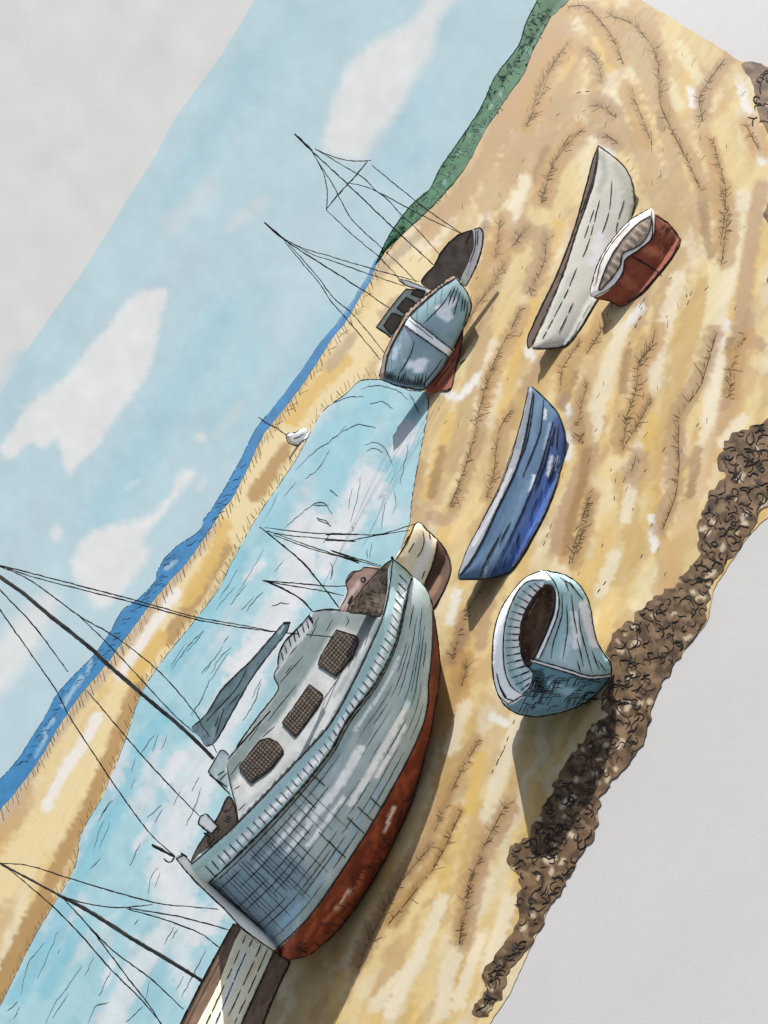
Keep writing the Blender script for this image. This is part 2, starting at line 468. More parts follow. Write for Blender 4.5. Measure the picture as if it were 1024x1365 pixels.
ss((158, 124, 80), 16, .65, [(783, 600), (775, 650), (762, 690), (755, 735)], [(838, 470), (830, 520)], [(935, 250), (940, 300), (948, 340)], [(872, 60), (885, 130), (880, 170)], [(648, 300), (625, 350)], [(728, 200), (715, 240)],
   [(590, 600), (575, 660)], [(765, 500), (750, 540)], [(975, 455), (968, 520)], [(610, 1080), (585, 1140)], [(620, 840), (605, 880)], [(560, 1170), (530, 1230)], [(930, 600), (920, 660)])
ss((242, 230, 200), 22, .75, [(660, 460), (640, 540)], [(700, 240), (680, 300)], [(850, 600), (835, 690)], [(820, 740), (800, 790)], [(960, 480), (945, 560)], [(620, 940), (600, 1000)], [(590, 1200), (550, 1290), (520, 1350)], [(640, 1250), (610, 1340)], [(690, 700), (670, 760)], [(990, 560), (965, 590)])
# the spit between sea and channel
ss((238, 217, 164), 60, .85, [(0, 1180), (80, 1080), (150, 960), (240, 810), (330, 670), (420, 540), (500, 440), (560, 360)])
ss((172, 134, 78), 34, .85, [(-20, 1380), (10, 1300), (60, 1200)])
ss((186, 147, 88), 24, .85, [(0, 1320), (40, 1230), (90, 1130), (130, 1050), (165, 960), (185, 910)], [(300, 730), (265, 790), (225, 850)], [(380, 600), (340, 660)])
ss((200, 178, 150), 14, .7, [(0, 1095), (70, 990), (150, 885), (225, 785), (290, 700)])
ss((242, 236, 226), 18, .95, [(62, 1075), (85, 1030), (118, 980), (130, 955)], [(160, 900), (200, 840), (235, 790)])
ss((226, 186, 100), 24, .8, [(300, 700), (280, 750), (250, 800)], [(460, 480), (420, 520), (390, 560)], [(180, 900), (215, 850)])
ss((186, 162, 128), 16, .7, [(505, 365), (560, 310), (620, 245), (670, 165)], [(530, 400), (510, 420)], [(470, 450), (440, 490)])
ss((196, 158, 106), 30, .7, [(570, 310), (640, 230), (690, 130), (740, 50)])
# ink ripples with barbs
def ripple(pts, barbs=1., w=1.5, side=0, ln=12., gap=2.1, shade=None):
    both = side == 0; side = side or random.choice((1, -1))
    c = curve(pts, 3)
    T0 = np.gradient(c, axis=0); T0 /= np.linalg.norm(T0, axis=1)[:, None]+1e-9
    off = np.stack([-T0[:, 1], T0[:, 0]], 1)*(side or 1)*4
    ss(shade or random.choice([(192, 156, 102), (200, 158, 96), (184, 150, 112)]), random.uniform(20, 36), .7, [tuple(p) for p in (c+off)[::4]])  # tan shadow strokes beside the ripple, painted into the sand colour
    ss(shade or (166, 132, 86), random.uniform(8, 14), .5, [tuple(p) for p in (c+off*.4)[::4]])
    n = len(c)
    if n < 4: return
    # broken pen line
    i = 0
    while i < n-2:
        k = min(n, i+random.randint(4, 16))
        if k-i > 2 and random.random() < .86: sand.ink([tuple(p) for p in c[i:k:2]], w*random.uniform(.35, .8), sm, .004, step=5, fuzz=.4)
        i = k-1
    if barbs:
        T = np.gradient(c, axis=0); T /= np.linalg.norm(T, axis=1)[:, None]+1e-9
        i = 0.
        while i < n:
            p, t = c[int(i)], T[int(i)]
            for sg in ((side, -side) if both and random.random() < .45 else (side,)):
                if random.random() < barbs*.85 and noise.noise((p[0]/16, p[1]/16, 8.+sg)) > -.12:
                    nn = np.array((-t[1], t[0]))*sg
                    L = ln*random.uniform(.3, 1.5)*(.5+.9*abs(noise.noise((p[0]/30, p[1]/30, 2.))))
                    q = p+rng.uniform(-1.5, 1.5, 2)
                    e = q+(nn*random.uniform(.3, .95)-t*random.uniform(-.1, 1.1))*L
                    sand.ink([tuple(q), tuple(e)], w*random.uniform(.18, .38), sm, .004, step=5, smooth=False)
            i += gap/3*random.uniform(.5, 1.3)
RIP = [zP(360, 65, 440, 95, 510, 160, 555, 240, 565, 330, 570, 440, 640, 590, 690, 690, 740, 800), zP(180, 30, 250, 25, 310, 80, 370, 160, 415, 270), zP(260, 205, 300, 240, 325, 350),
       zP(180, 180, 110, 290, 60, 420, 10, 520), zP(300, 440, 340, 460, 380, 495), zP(240, 545, 160, 630, 100, 740, 70, 855), zP(440, 370, 490, 490, 535, 610),
       zP(840, 250, 790, 320, 735, 410, 750, 510), zP(790, 590, 820, 700, 845, 800, 835, 960, 820, 1043), zQ(590, 0, 620, 150, 610, 280, 595, 380), zP(930, 530, 990, 640), zP(330, 560, 390, 600),
       zO(990, 200, 930, 290, 880, 420, 860, 480), zO(1024, 510, 960, 620, 920, 770), zO(860, 870, 800, 940), zQ(270, 700, 250, 790, 190, 860, 180, 980, 120, 1150),
       zQ(250, 1050, 180, 1170, 110, 1290), zQ(710, 720, 650, 860, 635, 1040), zK(290, 0, 230, 190, 180, 430, 110, 650, 40, 820), zK(400, 250, 330, 380, 300, 620, 255, 770),
       zK(700, 0, 690, 140), zK(850, 100, 800, 300, 805, 450), zK(860, 760, 800, 950, 740, 1150), zG(1010, 340, 920, 500, 800, 650, 720, 810), zG(1010, 850, 920, 1030, 860, 1170, 830, 1320),
       zJ(370, 20, 270, 130, 210, 230, 165, 400), zJ(80, 525, 10, 630), zJ(190, 570, 180, 700, 110, 880), zJ(740, 1150, 680, 1240), zJ(500, 1040, 400, 1190), zJ(365, 1130, 280, 1250),
       zJ(50, 960, 5, 1060), zF(950, 300, 850, 480, 740, 730), zF(740, 770, 590, 950, 440, 1240, 400, 1345), zF(870, 620, 760, 850, 640, 1010, 540, 1130), zF(950, 840, 890, 980, 860, 1220),
       zS(390, 250, 300, 420, 240, 570, 200, 750, 178, 880), zE(970, 450, 930, 520, 850, 660, 800, 860), zE(880, 880, 850, 1000), zR(180, 0, 185, 110), zR(390, 0, 370, 130), zR(430, 170, 405, 250),
       zR(220, 330, 200, 470, 140, 640), zO(760, 830, 740, 980)]
for r in RIP: ripple(r, .85)
big = zQ(570, 720, 530, 860, 490, 980, 400, 1110, 385, 1250, 390, 1365)+zR(625, 180, 610, 330, 550, 490)
ripple(big, 1., 1.7, 1, 15, 4)
for r in [zR(340, 260, 330, 400), zR(310, 480, 270, 590), zR(320, 690, 240, 800), zR(460, 600, 420, 680), zQ(450, 510, 420, 610), zS(380, 0, 310, 130), zM(210, 270, 130, 480, 50, 630), zP(130, 490, 185, 445),
          zP(180, 400, 250, 385, 290, 390), zJ(930, 870, 915, 970), zJ(690, 990, 650, 1060), zK(640, 920, 560, 1130), zO(850, 600, 810, 700), zQ(220, 540, 170, 700)]:
    c = curve(r, 3)
    for i in range(0, len(c)-3, 4):
        if random.random() < .75: sand.ink([tuple(c[i]), tuple(c[i+2])], 1.3, sm, .004, smooth=False)
# scattered faint pen flecks across the beach
reg = np.array([(540, 330), (740, 20), (900, 40), (1000, 110), (1000, 480), (930, 620), (880, 790), (800, 840), (660, 800), (600, 700), (570, 560)])
for _ in range(170):
    p = rng.uniform((540, 20), (1000, 840))
    if pip(A2([p]), reg)[0]:
        L = random.uniform(4, 11); a = dirA+random.uniform(-.5, .5)
        sand.ink([tuple(p), (p[0]+L*math.cos(a), p[1]+L*math.sin(a))], random.uniform(.5, .9), sm, .004, smooth=False)
# hatch strokes along both shores of the spit
fe = curve(far_edge[1:25], 1.)
i = 0
while i < len(fe):
    x, y = fe[i]
    L = random.uniform(7, 19)
    sand.ink([(x+random.uniform(-1, 2), y+1), (x+L*.28+random.uniform(-2, 2), y+L)], random.uniform(.6, 1.2), sm, .004, smooth=False)
    if 380 < y-0 < 560 and random.random() < .3: sand.ink([(x+2, y+8), (x+14, y+2)], .7, sm, .004, smooth=False)
    i += random.randint(4, 9)
water_l = [(-80, 1470), (-30, 1390)]+zB(0, 900, 80, 740, 150, 600, 240, 450, 320, 310, 350, 160, 430, 20)+zA(460, 1170, 540, 970, 600, 790, 680, 660, 800, 510, 930, 340, 1000, 200) + \
    zT(340, 650, 370, 590, 430, 490, 540, 330, 590, 240, 640, 150, 720, 90, 770, 45, 840, 40)
we = curve(water_l, 1.)
i = 0
while i < len(we):
    x, y = we[i]; L = random.uniform(5, 14)
    sand.ink([(x-1, y-2), (x-1-L*.35+random.uniform(-3, 5), y-1-L)], random.uniform(.5, 1.0), sm, .004, smooth=False)
    i += random.randint(4, 10)
tag(sand.build('sand', grain=38., blot=1.1, amount=.10, inkmat=INKS), kind='structure')

# ================================================================== SEA, HILL, CHANNEL WATER
sea = MB(G_H)
sea_top = zA(-150, 1330, 0, 1150, 80, 1060, 130, 980, 200, 870, 240, 790, 330, 690, 400, 620, 470, 520, 520, 430, 590, 380, 665, 300, 670, 265, 700, 210, 760, 150, 850, 90, 870, 40, 900, 0) + \
    zU(950, 560, 1024, 430)+zI(0, 1180, 60, 1100, 140, 1000, 240, 870, 340, 720, 440, 600, 510, 500, 570, 400, 605, 345, 645, 262)
sea_bot = [(p[0]+1.5, p[1]+1.5) for p in far_edge[:24]][::-1]
seam = gmap(.012)
sea.patch(sea_top+sea_bot[:-1]+[(-60, 1162)], seam, (38, 130, 186), step=3.2, wob=1.)
sea.mottle(.35, 30, 10, math.radians(125), (24, 100, 160), seed=3.)
sea.mottle(.25, 16, seed=8.)
for pts, w in [(zA(270, 830, 310, 770, 350, 710), 6), (zA(190, 950, 230, 890), 4), (zA(150, 1050, 200, 960), 3), (zA(710, 250, 750, 220), 5), (zA(390, 640, 370, 700), 4)]:
    sea.stroke(pts, w*1.6, (165, 200, 220), .75, .6)
sea.stroke(zI(440, 600, 510, 500, 570, 400, 605, 345), 9, (120, 170, 205), .6)
c = curve(sea_top[1:-8], 3)
for i in range(0, len(c)-1):
    if random.random() < .8: sea.ink([tuple(c[i]), tuple(c[i+1])], 1.1, seam, .02, smooth=False, mi=1)
for i in range(8, len(c)-26, 1):
    if random.random() < .6:
        q = c[i]+np.array((.815, .58))*random.uniform(2, 12)
        sea.ink([tuple(q), (q[0]+random.uniform(4, 9), q[1]-random.uniform(1, 6))], .7, seam, .02, smooth=False)
tag(sea.build('sea', grain=3., blot=.15, amount=.08, inkmat=make_ink('deep_blue_ink', (.01, .03, .07), (.02, .07, .14))), kind='structure')

hill_top = zO(285, 1005, 300, 970, 345, 880, 420, 780, 490, 720, 530, 640, 620, 510, 690, 400, 740, 290, 830, 170, 855, 90, 900, 0, 950, -110)
hill_bot = [(p[0]+1, p[1]+1) for p in far_edge[23:33]]+[(757, 2), (794, -44)]
hp = Place((534, 313), (734, 21), None, floor=.02, lean=62)
ho = hill_top+hill_bot[::-1]
hp.dfun = inflate(ho, 1.2, 14)
hill = MB(2.0)
hill.patch(ho, hp, (6, 112, 70), step=3.2, wob=1.2, thick=1.)
hill.mottle(.6, 16, 9, math.radians(120), (4, 76, 48), seed=5.)
hill.mottle(.45, 10, seed=9.)
for q in zO(760, 360, 735, 440, 690, 500, 860, 200, 600, 590, 720, 410, 640, 520, 545, 700):
    hill.stroke([q, (q[0]+3, q[1]-5)], 5, (150, 195, 180), .7, .8)
c = curve(hill_top[:-1], 3)
for i in range(len(c)-1): hill.ink([tuple(c[i]), tuple(c[i+1])], 1.4, hp, .3, smooth=False)
for i in range(2, len(c)-1):
    for _ in range(2):
        q = c[i]+np.array((.82, .57))*random.uniform(3, 22)
        a = random.uniform(0, 6.28)
        if pip(A2([q]), curve(ho, 5, True))[0]:
            hill.ink([tuple(q), (q[0]+4*math.cos(a), q[1]+4*math.sin(a)), (q[0]+7*math.cos(a+.7), q[1]+7*math.sin(a+.7))], .8, hp, .3)
for i in range(len(hill_bot)-3): hill.ink([hill_bot[i], hill_bot[i+1]], 1.2, hp, .3)
tag(hill.build('hill', grain=4., blot=.25, amount=.12, inkmat=make_ink('deep_green_ink', (.005, .03, .02), (.01, .06, .04))), kind='structure')

wat = MB(G_H)
wm = gmap(.018)
water_r = zT(930, 75, 990, 85, 1000, 130, 985, 230, 965, 330, 945, 450, 938, 520)+[(525, 760), (470, 900), (400, 1040), (330, 1230), (300, 1290), (255, 1400), (230, 1470)]
wout = water_l+water_r
wat.patch(wout, wm, (170, 211, 220), step=4.2, wob=1.2)
wat.wash(.8, 110, 44, math.radians(118), (222, 228, 231), .0, .4, 2.)
wat.wash(.6, 70, 26, math.radians(118), (150, 202, 214), .1, .3, 22.)
def ws(rgb, w, a, *polys):
    for p in polys: wat.stroke(p, w, rgb, a, .7)
ws((138, 198, 214), 34, .85, [(20, 1330), (70, 1250), (110, 1160), (150, 1090)], [(120, 1130), (165, 1060), (190, 990)], [(60, 1320), (110, 1230)], [(230, 890), (280, 810), (320, 740)], [(190, 1000), (220, 950)])
ws((150, 204, 218), 50, .7, [(450, 560), (400, 620), (360, 690)], [(500, 530), (470, 590), (440, 650)], [(540, 560), (500, 640)], [(300, 780), (260, 860)])
ws((214, 224, 230), 44, .85, [(260, 1000), (230, 1080), (210, 1160)], [(430, 700), (400, 760), (380, 840)], [(500, 640), (520, 690)], [(250, 1160), (240, 1260), (250, 1320)], [(340, 860), (320, 900), (300, 960)])
ws((228, 229, 232), 34, .9, [(310, 890), (350, 860), (375, 830)], [(470, 690), (430, 760)], [(290, 1130), (300, 1200), (260, 1250)], [(220, 1040), (240, 1010)], [(530, 600), (545, 570)], [(390, 800), (410, 780)])
ws((228, 230, 232), 60, .8, [(420, 700), (380, 790), (330, 890), (290, 960)], [(290, 1010), (250, 1090), (220, 1180), (270, 1230)], [(490, 640), (450, 720)])
ws((226, 228, 230), 16, .8, [(150, 1280), (140, 1310)], [(410, 690), (390, 710)], [(180, 1130), (200, 1100)], [(330, 770), (350, 750)])
wat.mottle(.07, 20, seed=6.)
# shoreline pen line
c = curve(water_l, 3)
for i in range(0, len(c)-2, 2):
    if random.random() < .85: wat.ink([tuple(c[i]), tuple(c[i+2])], random.uniform(1, 1.9), wm, .004, smooth=False)
c = curve(zT(770, 45, 840, 40, 930, 75, 990, 85, 1000, 130, 985, 230, 965, 330, 945, 450, 938, 520), 3)
for i in range(0, len(c)-2, 2):
    if random.random() < .7: wat.ink([tuple(c[i]), tuple(c[i+2])], 1.2, wm, .004, smooth=False)
WL = [zT(770, 75, 830, 60, 900, 80, 930, 110), zT(800, 125, 840, 115, 880, 140), zT(660, 130, 730, 100, 780, 100), zT(550, 350, 610, 290, 680, 240, 720, 200), zT(700, 225, 760, 195, 820, 205),
      zT(580, 380, 630, 340, 665, 280), zT(785, 265, 820, 255, 850, 270, 880, 335), zT(790, 285, 815, 275, 845, 290), zT(770, 370, 760, 440, 735, 530), zT(935, 260, 920, 330, 905, 400), zT(885, 420, 890, 470, 880, 500),
      zT(855, 460, 840, 550), zT(665, 415, 695, 440), zT(510, 550, 590, 480, 640, 460, 675, 500), zT(610, 470, 660, 470), zT(620, 515, 670, 540), zT(450, 510, 490, 430), zT(510, 440, 550, 390),
      zT(350, 770, 400, 690, 440, 620), zT(325, 810, 380, 740), zT(475, 700, 510, 655), zT(380, 830, 430, 770), zT(640, 600, 665, 570), zT(290, 790, 350, 690),
      zT(125, 1030, 200, 930, 235, 900), zT(240, 1040, 300, 950), zT(740, 540, 748, 560), zT(810, 600, 800, 650), zT(795, 620, 790, 650), zT(675, 680, 668, 720), zT(940, 90, 970, 160), zT(740, 410, 730, 480),
      zA(920, 425, 1000, 330), zA(800, 600, 870, 520), zA(725, 675, 790, 570), zA(860, 700, 900, 650), zA(820, 880, 890, 740), zA(890, 740, 980, 600), zA(950, 570, 975, 535), zA(650, 1030, 680, 950), zA(690, 1020, 715, 960),
      zA(560, 1120, 580, 1060), zA(600, 1040, 660, 960), zA(560, 1190, 575, 1150), zA(430, 1310, 470, 1240), zA(820, 1200, 850, 1140), zA(830, 1280, 860, 1180), zA(740, 1260, 770, 1200),
      zB(420, 110, 480, 20), zB(400, 230, 440, 110), zB(425, 230, 470, 115), zB(385, 320, 430, 270), zB(555, 300, 600, 205), zB(630, 420, 650, 340, 675, 310), zB(660, 390, 685, 330), zB(630, 95, 690, 40), zB(660, 120, 695, 60),
      zB(795, 130, 840, 30), zB(90, 850, 120, 720, 190, 630), zB(160, 785, 250, 580), zB(30, 920, 80, 880), zB(60, 955, 85, 900), zB(195, 975, 230, 900, 350, 730), zB(225, 950, 290, 850), zB(360, 775, 400, 690),
      zB(375, 975, 410, 900, 465, 885), zB(420, 860, 475, 750), zB(540, 965, 610, 900), zB(620, 870, 640, 790), zB(755, 830, 785, 770), zB(775, 860, 860, 700, 880, 660), zB(700, 635, 745, 560), zB(735, 610, 760, 570), zB(570, 555, 590, 530),
      zB(245, 675, 255, 655), zD(355, 1200, 420, 1100, 460, 980), zD(410, 1070, 460, 960), zD(60, 1170, 120, 1080, 170, 960), zD(180, 930, 220, 850, 290, 780), zD(525, 550, 570, 530, 625, 535), zD(350, 570, 420, 490), zD(415, 525, 475, 460),
      zD(780, 45, 830, 60, 855, 90), zD(850, 395, 870, 350, 850, 295)]
for l in WL:
    L = np.linalg.norm(A2(l)[-1]-A2(l)[0])
    wat.ink(l, random.uniform(1.0, 1.5), wm, .004, taper=.6, wob=1.7)
tag(wat.build('water', grain=25., blot=.4, amount=.05, inkmat=INKW), kind='structure')

# ================================================================== SEAWEED BANK
sw = MB(G_H)
def swm(p, d=0.):
    P = A2(p)
    z = np.array([0.008+.0008*abs(noise.noise((x/11, y/11, 2.))) for x, y in P])
    return ground(P, z+d)
weed = [(1075, 500), (1040, 545), (1005, 566), (969, 587), (958, 616), (966, 634), (943, 661), (931, 708), (928, 744), (892, 783), (848, 818), (809, 860), (816, 890), (812, 910), (800, 940),
        (811, 953), (789, 966), (780, 983), (763, 1005), (745, 1027), (735, 1052), (724, 1076), (713, 1098), (697, 1120), (677, 1131), (677, 1148), (688, 1164), (693, 1183), (686, 1202), (690, 1223),
        (677, 1252), (651, 1284), (642, 1305), (651, 1316), (630, 1349), (648, 1354), (663, 1334), (680, 1295), (700, 1270), (716, 1243), (739, 1200), (763, 1164), (772, 1144), (796, 1102), (801, 1063),
        (831, 1023), (858, 988), (872, 937), (893, 893), (918, 858), (938, 830), (948, 785), (970, 752), (996, 712), (1020, 678), (1085, 630)]
pieces = [weed, [(988, 87), (997, 81), (1030, 92), (1070, 110), (1075, 230), (1024, 175), (1017, 165), (1010, 149), (1006, 123), (1000, 104)],
          [(1060, 250), (1027, 268), (1018, 287), (1027, 300), (1060, 312)], [(1060, 345), (1030, 362), (1022, 372), (1030, 382), (1060, 400)]]
for k, pc in enumerate(pieces):
    sw.patch(pc, swm, (122, 96, 70), step=3.4, wob=6. if k == 0 else 3., ostep=3.)
sw.mottle(.8, 16, seed=3., tint=(86, 68, 50))
sw.mottle(.7, 20, seed=13., tint=(146, 118, 86))
sw.wash(.75, 14, 9, .6, (70, 54, 40), .1, .1, 5.)
sw.wash(.6, 16, 10, .6, (158, 132, 100), .2, .1, 6.)
sw.mottle(.2, 7, seed=23.)
wo = curve(weed, 5, True)
def in_weed():
    while True:
        p = rng.uniform((630, 90), (1040, 1350))
        if pip(A2([p]), wo)[0] or (p[0] > 1005 and p[1] < 165): return p
for _ in range(60):
    p = in_weed(); a = random.uniform(0, 6.3); L = random.uniform(1, 8)
    sw.stroke([tuple(p), (p[0]+L*math.cos(a), p[1]+L*math.sin(a))], random.uniform(5, 9), (226, 208, 178), .9, .6)
for x, y in [(912, 680), (990, 690), (985, 640), (845, 860), (838, 905), (780, 940), (835, 945), (750, 1075), (825, 995), (735, 1150), (760, 1070), (700, 1060)]:
    sw.stroke([(x, y), (x+5, y-7)], 10, (224, 206, 180), .9, .6)
for _ in range(560):
    p = in_weed(); a = random.uniform(0, 6.3); p = p+np.array((-2., 0)); pts = [tuple(p)]; t = random.choice((-1, 1))*random.uniform(.3, 1.1)
    for k in range(random.randint(2, 5)):
        a += t+random.uniform(-.5, .5)
        if random.random() < .2: t = -t
        p = p+np.array((math.cos(a), math.sin(a)))*random.uniform(3, 6); pts.append(tuple(p))
    if not (pip(A2(pts), wo).all() or p[1] < 170): continue
    sw.ink(pts, random.uniform(1., 2.4), swm, .004, step=2.5)
tag(sw.build('seaweed', grain=45., blot=3., amount=.16, inkmat=INKS if False else INK), 'brown tangled strip of seaweed along the front edge of the sand', 'seaweed', kind='stuff')

# ================================================================== TRAWLER
GUN = zC(255, 760, 420, 600, 600, 410, 771, 200)+zE(250, 1180, 400, 980, 500, 780, 545, 600, 575, 470, 592, 430)
UPR = zC(180, 680, 260, 610, 370, 510, 600, 270, 771, 80)+zE(290, 960, 385, 760, 435, 640, 470, 480, 488, 338)
WLN = zF(22, 1250, 170, 1110, 280, 960, 380, 810, 480, 650, 560, 510, 640, 360, 700, 220, 720, 120)+zE(675, 1000, 690, 850, 698, 700, 695, 600)
KEL = zF(26, 1262, 60, 1285, 100, 1292, 180, 1270, 300, 1170, 400, 1040, 500, 880, 590, 700, 650, 560, 690, 420, 730, 270, 750, 150)+zE(726, 1000, 735, 900, 725, 780, 712, 680, 700, 605)
BOWE = zE(592, 430, 650, 480, 690, 560, 697, 600)
STERN = zC(265, 765, 330, 830, 480, 960, 545, 1032)
master = UPR+BOWE+KEL[::-1]+STERN[::-1]
tp = Place((433, 1308), (633, 902), None, floor=.03, lean=27)
kb = curve(BOWE[::-1][:0]+STERN+KEL[1:]+BOWE[::-1], 9)
tp.dfun = lambda q: 1.1*np.sqrt(np.clip(1-(1-np.clip(segdist(q, kb, False)/120, 0, 1))**2, 0, 1))
tf = lambda p, d=0.: tp(p, d)
uc = curve(UPR, 4)
def hf(p, d=0.):        # the deckhouse slopes back from the bulwark
    q = A2(p); up = np.clip((q-uc[len(uc)//2]) @ np.array((-.90, -.44)), 0, 200)
    return tp(q, d-2.4*up/72.)
T = Thing('trawler', (500, 1120), 'large grey trawler with three dark cabin windows and brown bottom, lying by the channel', 'boat')
# hull side
h = MB(G_V*1.05)
hull_out = GUN+BOWE[1:]+WLN[::-1][1:]+STERN[::-1][1:-1]
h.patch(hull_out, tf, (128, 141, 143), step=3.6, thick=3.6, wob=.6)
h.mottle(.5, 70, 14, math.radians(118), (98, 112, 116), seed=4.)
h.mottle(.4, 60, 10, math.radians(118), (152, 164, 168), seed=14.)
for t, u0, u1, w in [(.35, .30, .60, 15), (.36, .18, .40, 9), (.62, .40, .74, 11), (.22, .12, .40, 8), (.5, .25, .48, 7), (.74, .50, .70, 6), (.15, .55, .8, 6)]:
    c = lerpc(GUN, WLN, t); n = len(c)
    h.stroke([tuple(p) for p in c[int(u0*n):int(u1*n):3]], w, (222, 224, 226), .9, .7)  # whitish highlight streaks painted into the hull colour
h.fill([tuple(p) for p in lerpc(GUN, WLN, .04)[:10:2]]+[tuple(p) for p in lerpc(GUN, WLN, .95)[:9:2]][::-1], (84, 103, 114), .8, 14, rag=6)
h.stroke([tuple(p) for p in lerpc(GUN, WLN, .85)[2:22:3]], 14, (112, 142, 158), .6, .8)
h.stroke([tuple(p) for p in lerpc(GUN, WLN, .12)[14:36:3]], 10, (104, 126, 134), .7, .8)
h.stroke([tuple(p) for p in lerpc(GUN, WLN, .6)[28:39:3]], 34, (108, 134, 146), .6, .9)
for t, a, b in [(.13, 0, .5), (.26, .05, .45), (.26, .55, .95), (.40, 0, .35), (.42, .5, .97), (.55, .1, .6), (.56, .66, .97), (.68, 0, .5), (.7, .55, .95), (.80, .15, .9), (.90, 0, .75), (.33, .6, .9), (.62, .74, .92), (.48, 0.02, .3), (.75, .02, .4)]:
    c = lerpc(GUN, WLN, t, 60)
    c = c[int(a*60):int(b*60)]
    i = 0
    while i < len(c)-3:
        k = min(len(c), i+random.randint(5, 14))
        h.ink([tuple(p) for p in c[i:k]], random.uniform(.55, 1.2), tf, .012, taper=.6)
        i = k+random.choice((-1, 0, 1, 2))
for u in np.concatenate([np.linspace(.015, .22, 17), np.linspace(.24, .36, 6)]):
    ts = np.linspace(random.uniform(.03, .1), random.uniform(.55, .95) if u < .25 else random.uniform(.3, .9), 6)
    pts = [tuple(lerpc(GUN, WLN, t, 101)[int(u*100+t*2*0)]) for t in ts]
    h.ink(pts, random.uniform(.5, 1.0), tf, .012, taper=.5)
for u, a, b in [(.38, .68, .98), (.42, .72, 1.), (.40, .02, .22), (.34, .02, .3), (.30, .5, .95), (.46, .8, 1.)]:
    pts = [tuple(lerpc(GUN, WLN, t, 101)[int(u*100)]) for t in np.linspace(a, b, 5)]
    h.ink(pts, 1.3, tf, .012)
h.ink(WLN, 1.8, tf, .015); h.ink(BOWE, 2.2, tf, .015); h.ink(STERN, 1.8, tf, .015)
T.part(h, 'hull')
b = MB(G_V*1.35)
b.patch(WLN+KEL[::-1], tf, (104, 50, 35), step=3.4, thick=2.0, wob=.6)
b.mottle(.8, 40, 10, math.radians(115), (70, 36, 28), seed=3.)
b.wash(.7, 26, 9, math.radians(115), (140, 72, 46), .12, .2, 9.)
b.mottle(.5, 30, 12, math.radians(115), (150, 78, 50), seed=33.)
b.stroke(zE(715, 1180, 712, 1000, 705, 800, 700, 640), 14, (74, 48, 40), .7)
b.stroke(zF(120, 1190, 220, 1080, 320, 930, 420, 790), 9, (90, 45, 30), .6)
b.stroke(zF(525, 710, 545, 650, 565, 600), 5.5, (225, 205, 195), .95, .6)
b.stroke(zF(300, 1065, 330, 1020, 365, 975), 4.5, (215, 190, 175), .8, .6)
b.stroke(zF(250, 1120, 370, 1000, 430, 900), 8, (165, 98, 70), .6)
b.ink(KEL, 2.4, tf, .012, step=3); b.ink(WLN, 1.5, tf, .02)
for i in range(34):
    u = random.uniform(.05, .42); q = lerpc(WLN, KEL, random.uniform(.4, .9), 101)[int(u*100)]
    b.ink([tuple(q), (q[0]+random.uniform(5, 10), q[1]+random.uniform(2, 7))], .8, tf, .014, smooth=False)
T.part(b, 'hull_bottom')
bw = MB(G_V*1.12)
bw.patch(UPR+[GUN[-1]]+GUN[::-1][1:], tf, (140, 162, 164), step=3.2, d=.10, thick=.18, wob=.4)
bw.stroke([tuple(p) for p in lerpc(UPR, GUN, .28)], 10, (122, 148, 152), .85, .5)
lo_, n = lerpc(UPR, GUN, .68, 46), 46
for i in range(3, 44):
    bw.stroke([tuple(lo_[i]), tuple(lo_[i]*.45+lo_[min(45, i+1)]*.55)], 9, (222, 226, 228) if random.random() < .8 else (180, 196, 198), .95, .5)
bw.stroke(zE(480, 400, 520, 420, 545, 460), 12, (132, 158, 166), .9)
for i in range(1, 46):
    p, q = lerpc(UPR, GUN, .42, 47)[i], lerpc(UPR, GUN, .9, 47)[i]
    bw.ink([tuple(p), tuple(q+rng.uniform(-1, 1, 2))], 1.3, tf, .115, smooth=False)
bw.ink(UPR, 2.1, tf, .11, step=3); bw.ink(GUN, 3., tf, .13, step=3, fuzz=.45)
bw.ink([tuple(p) for p in lerpc(GUN, WLN, .045)[1:38]], 1.4, tf, .05)
bw.ink(zE(488, 335, 520, 360, 560, 395, 592, 430), 1.6, tf, .115)
bw.ink(zE(480, 322, 488, 340), 3.6, tf, .115)
T.part(bw, 'bulwark')
tr = MB()
tr.patch(zC(110, 655, 140, 632, 180, 680, 255, 760, 265, 770, 330, 832, 480, 962, 545, 1034, 530, 1050, 470, 1010, 400, 960, 320, 875, 180, 740), tf, (222, 224, 224), step=3., d=.05, thick=.3, wob=.3)
tr.stroke(zC(320, 850, 400, 930, 520, 1030), 6, (190, 198, 192), .6)
for l in (zC(110, 655, 180, 740, 320, 875, 400, 960, 530, 1052), zC(150, 645, 190, 690, 255, 762, 330, 832)):
    tr.ink(l, 1.9, tf, .07)
tr.ink(zC(8, 598, 50, 620, 108, 650), 3.4, tf, .07); tr.ink(zC(60, 655, 75, 672, 95, 668, 105, 645), 2., tf, .07); tr.ink(zC(132, 632, 160, 652), 3., tf, .07)
tr.ink(zC(110, 660, 150, 640), 1.6, tf, .07)
T.part(tr, 'transom')
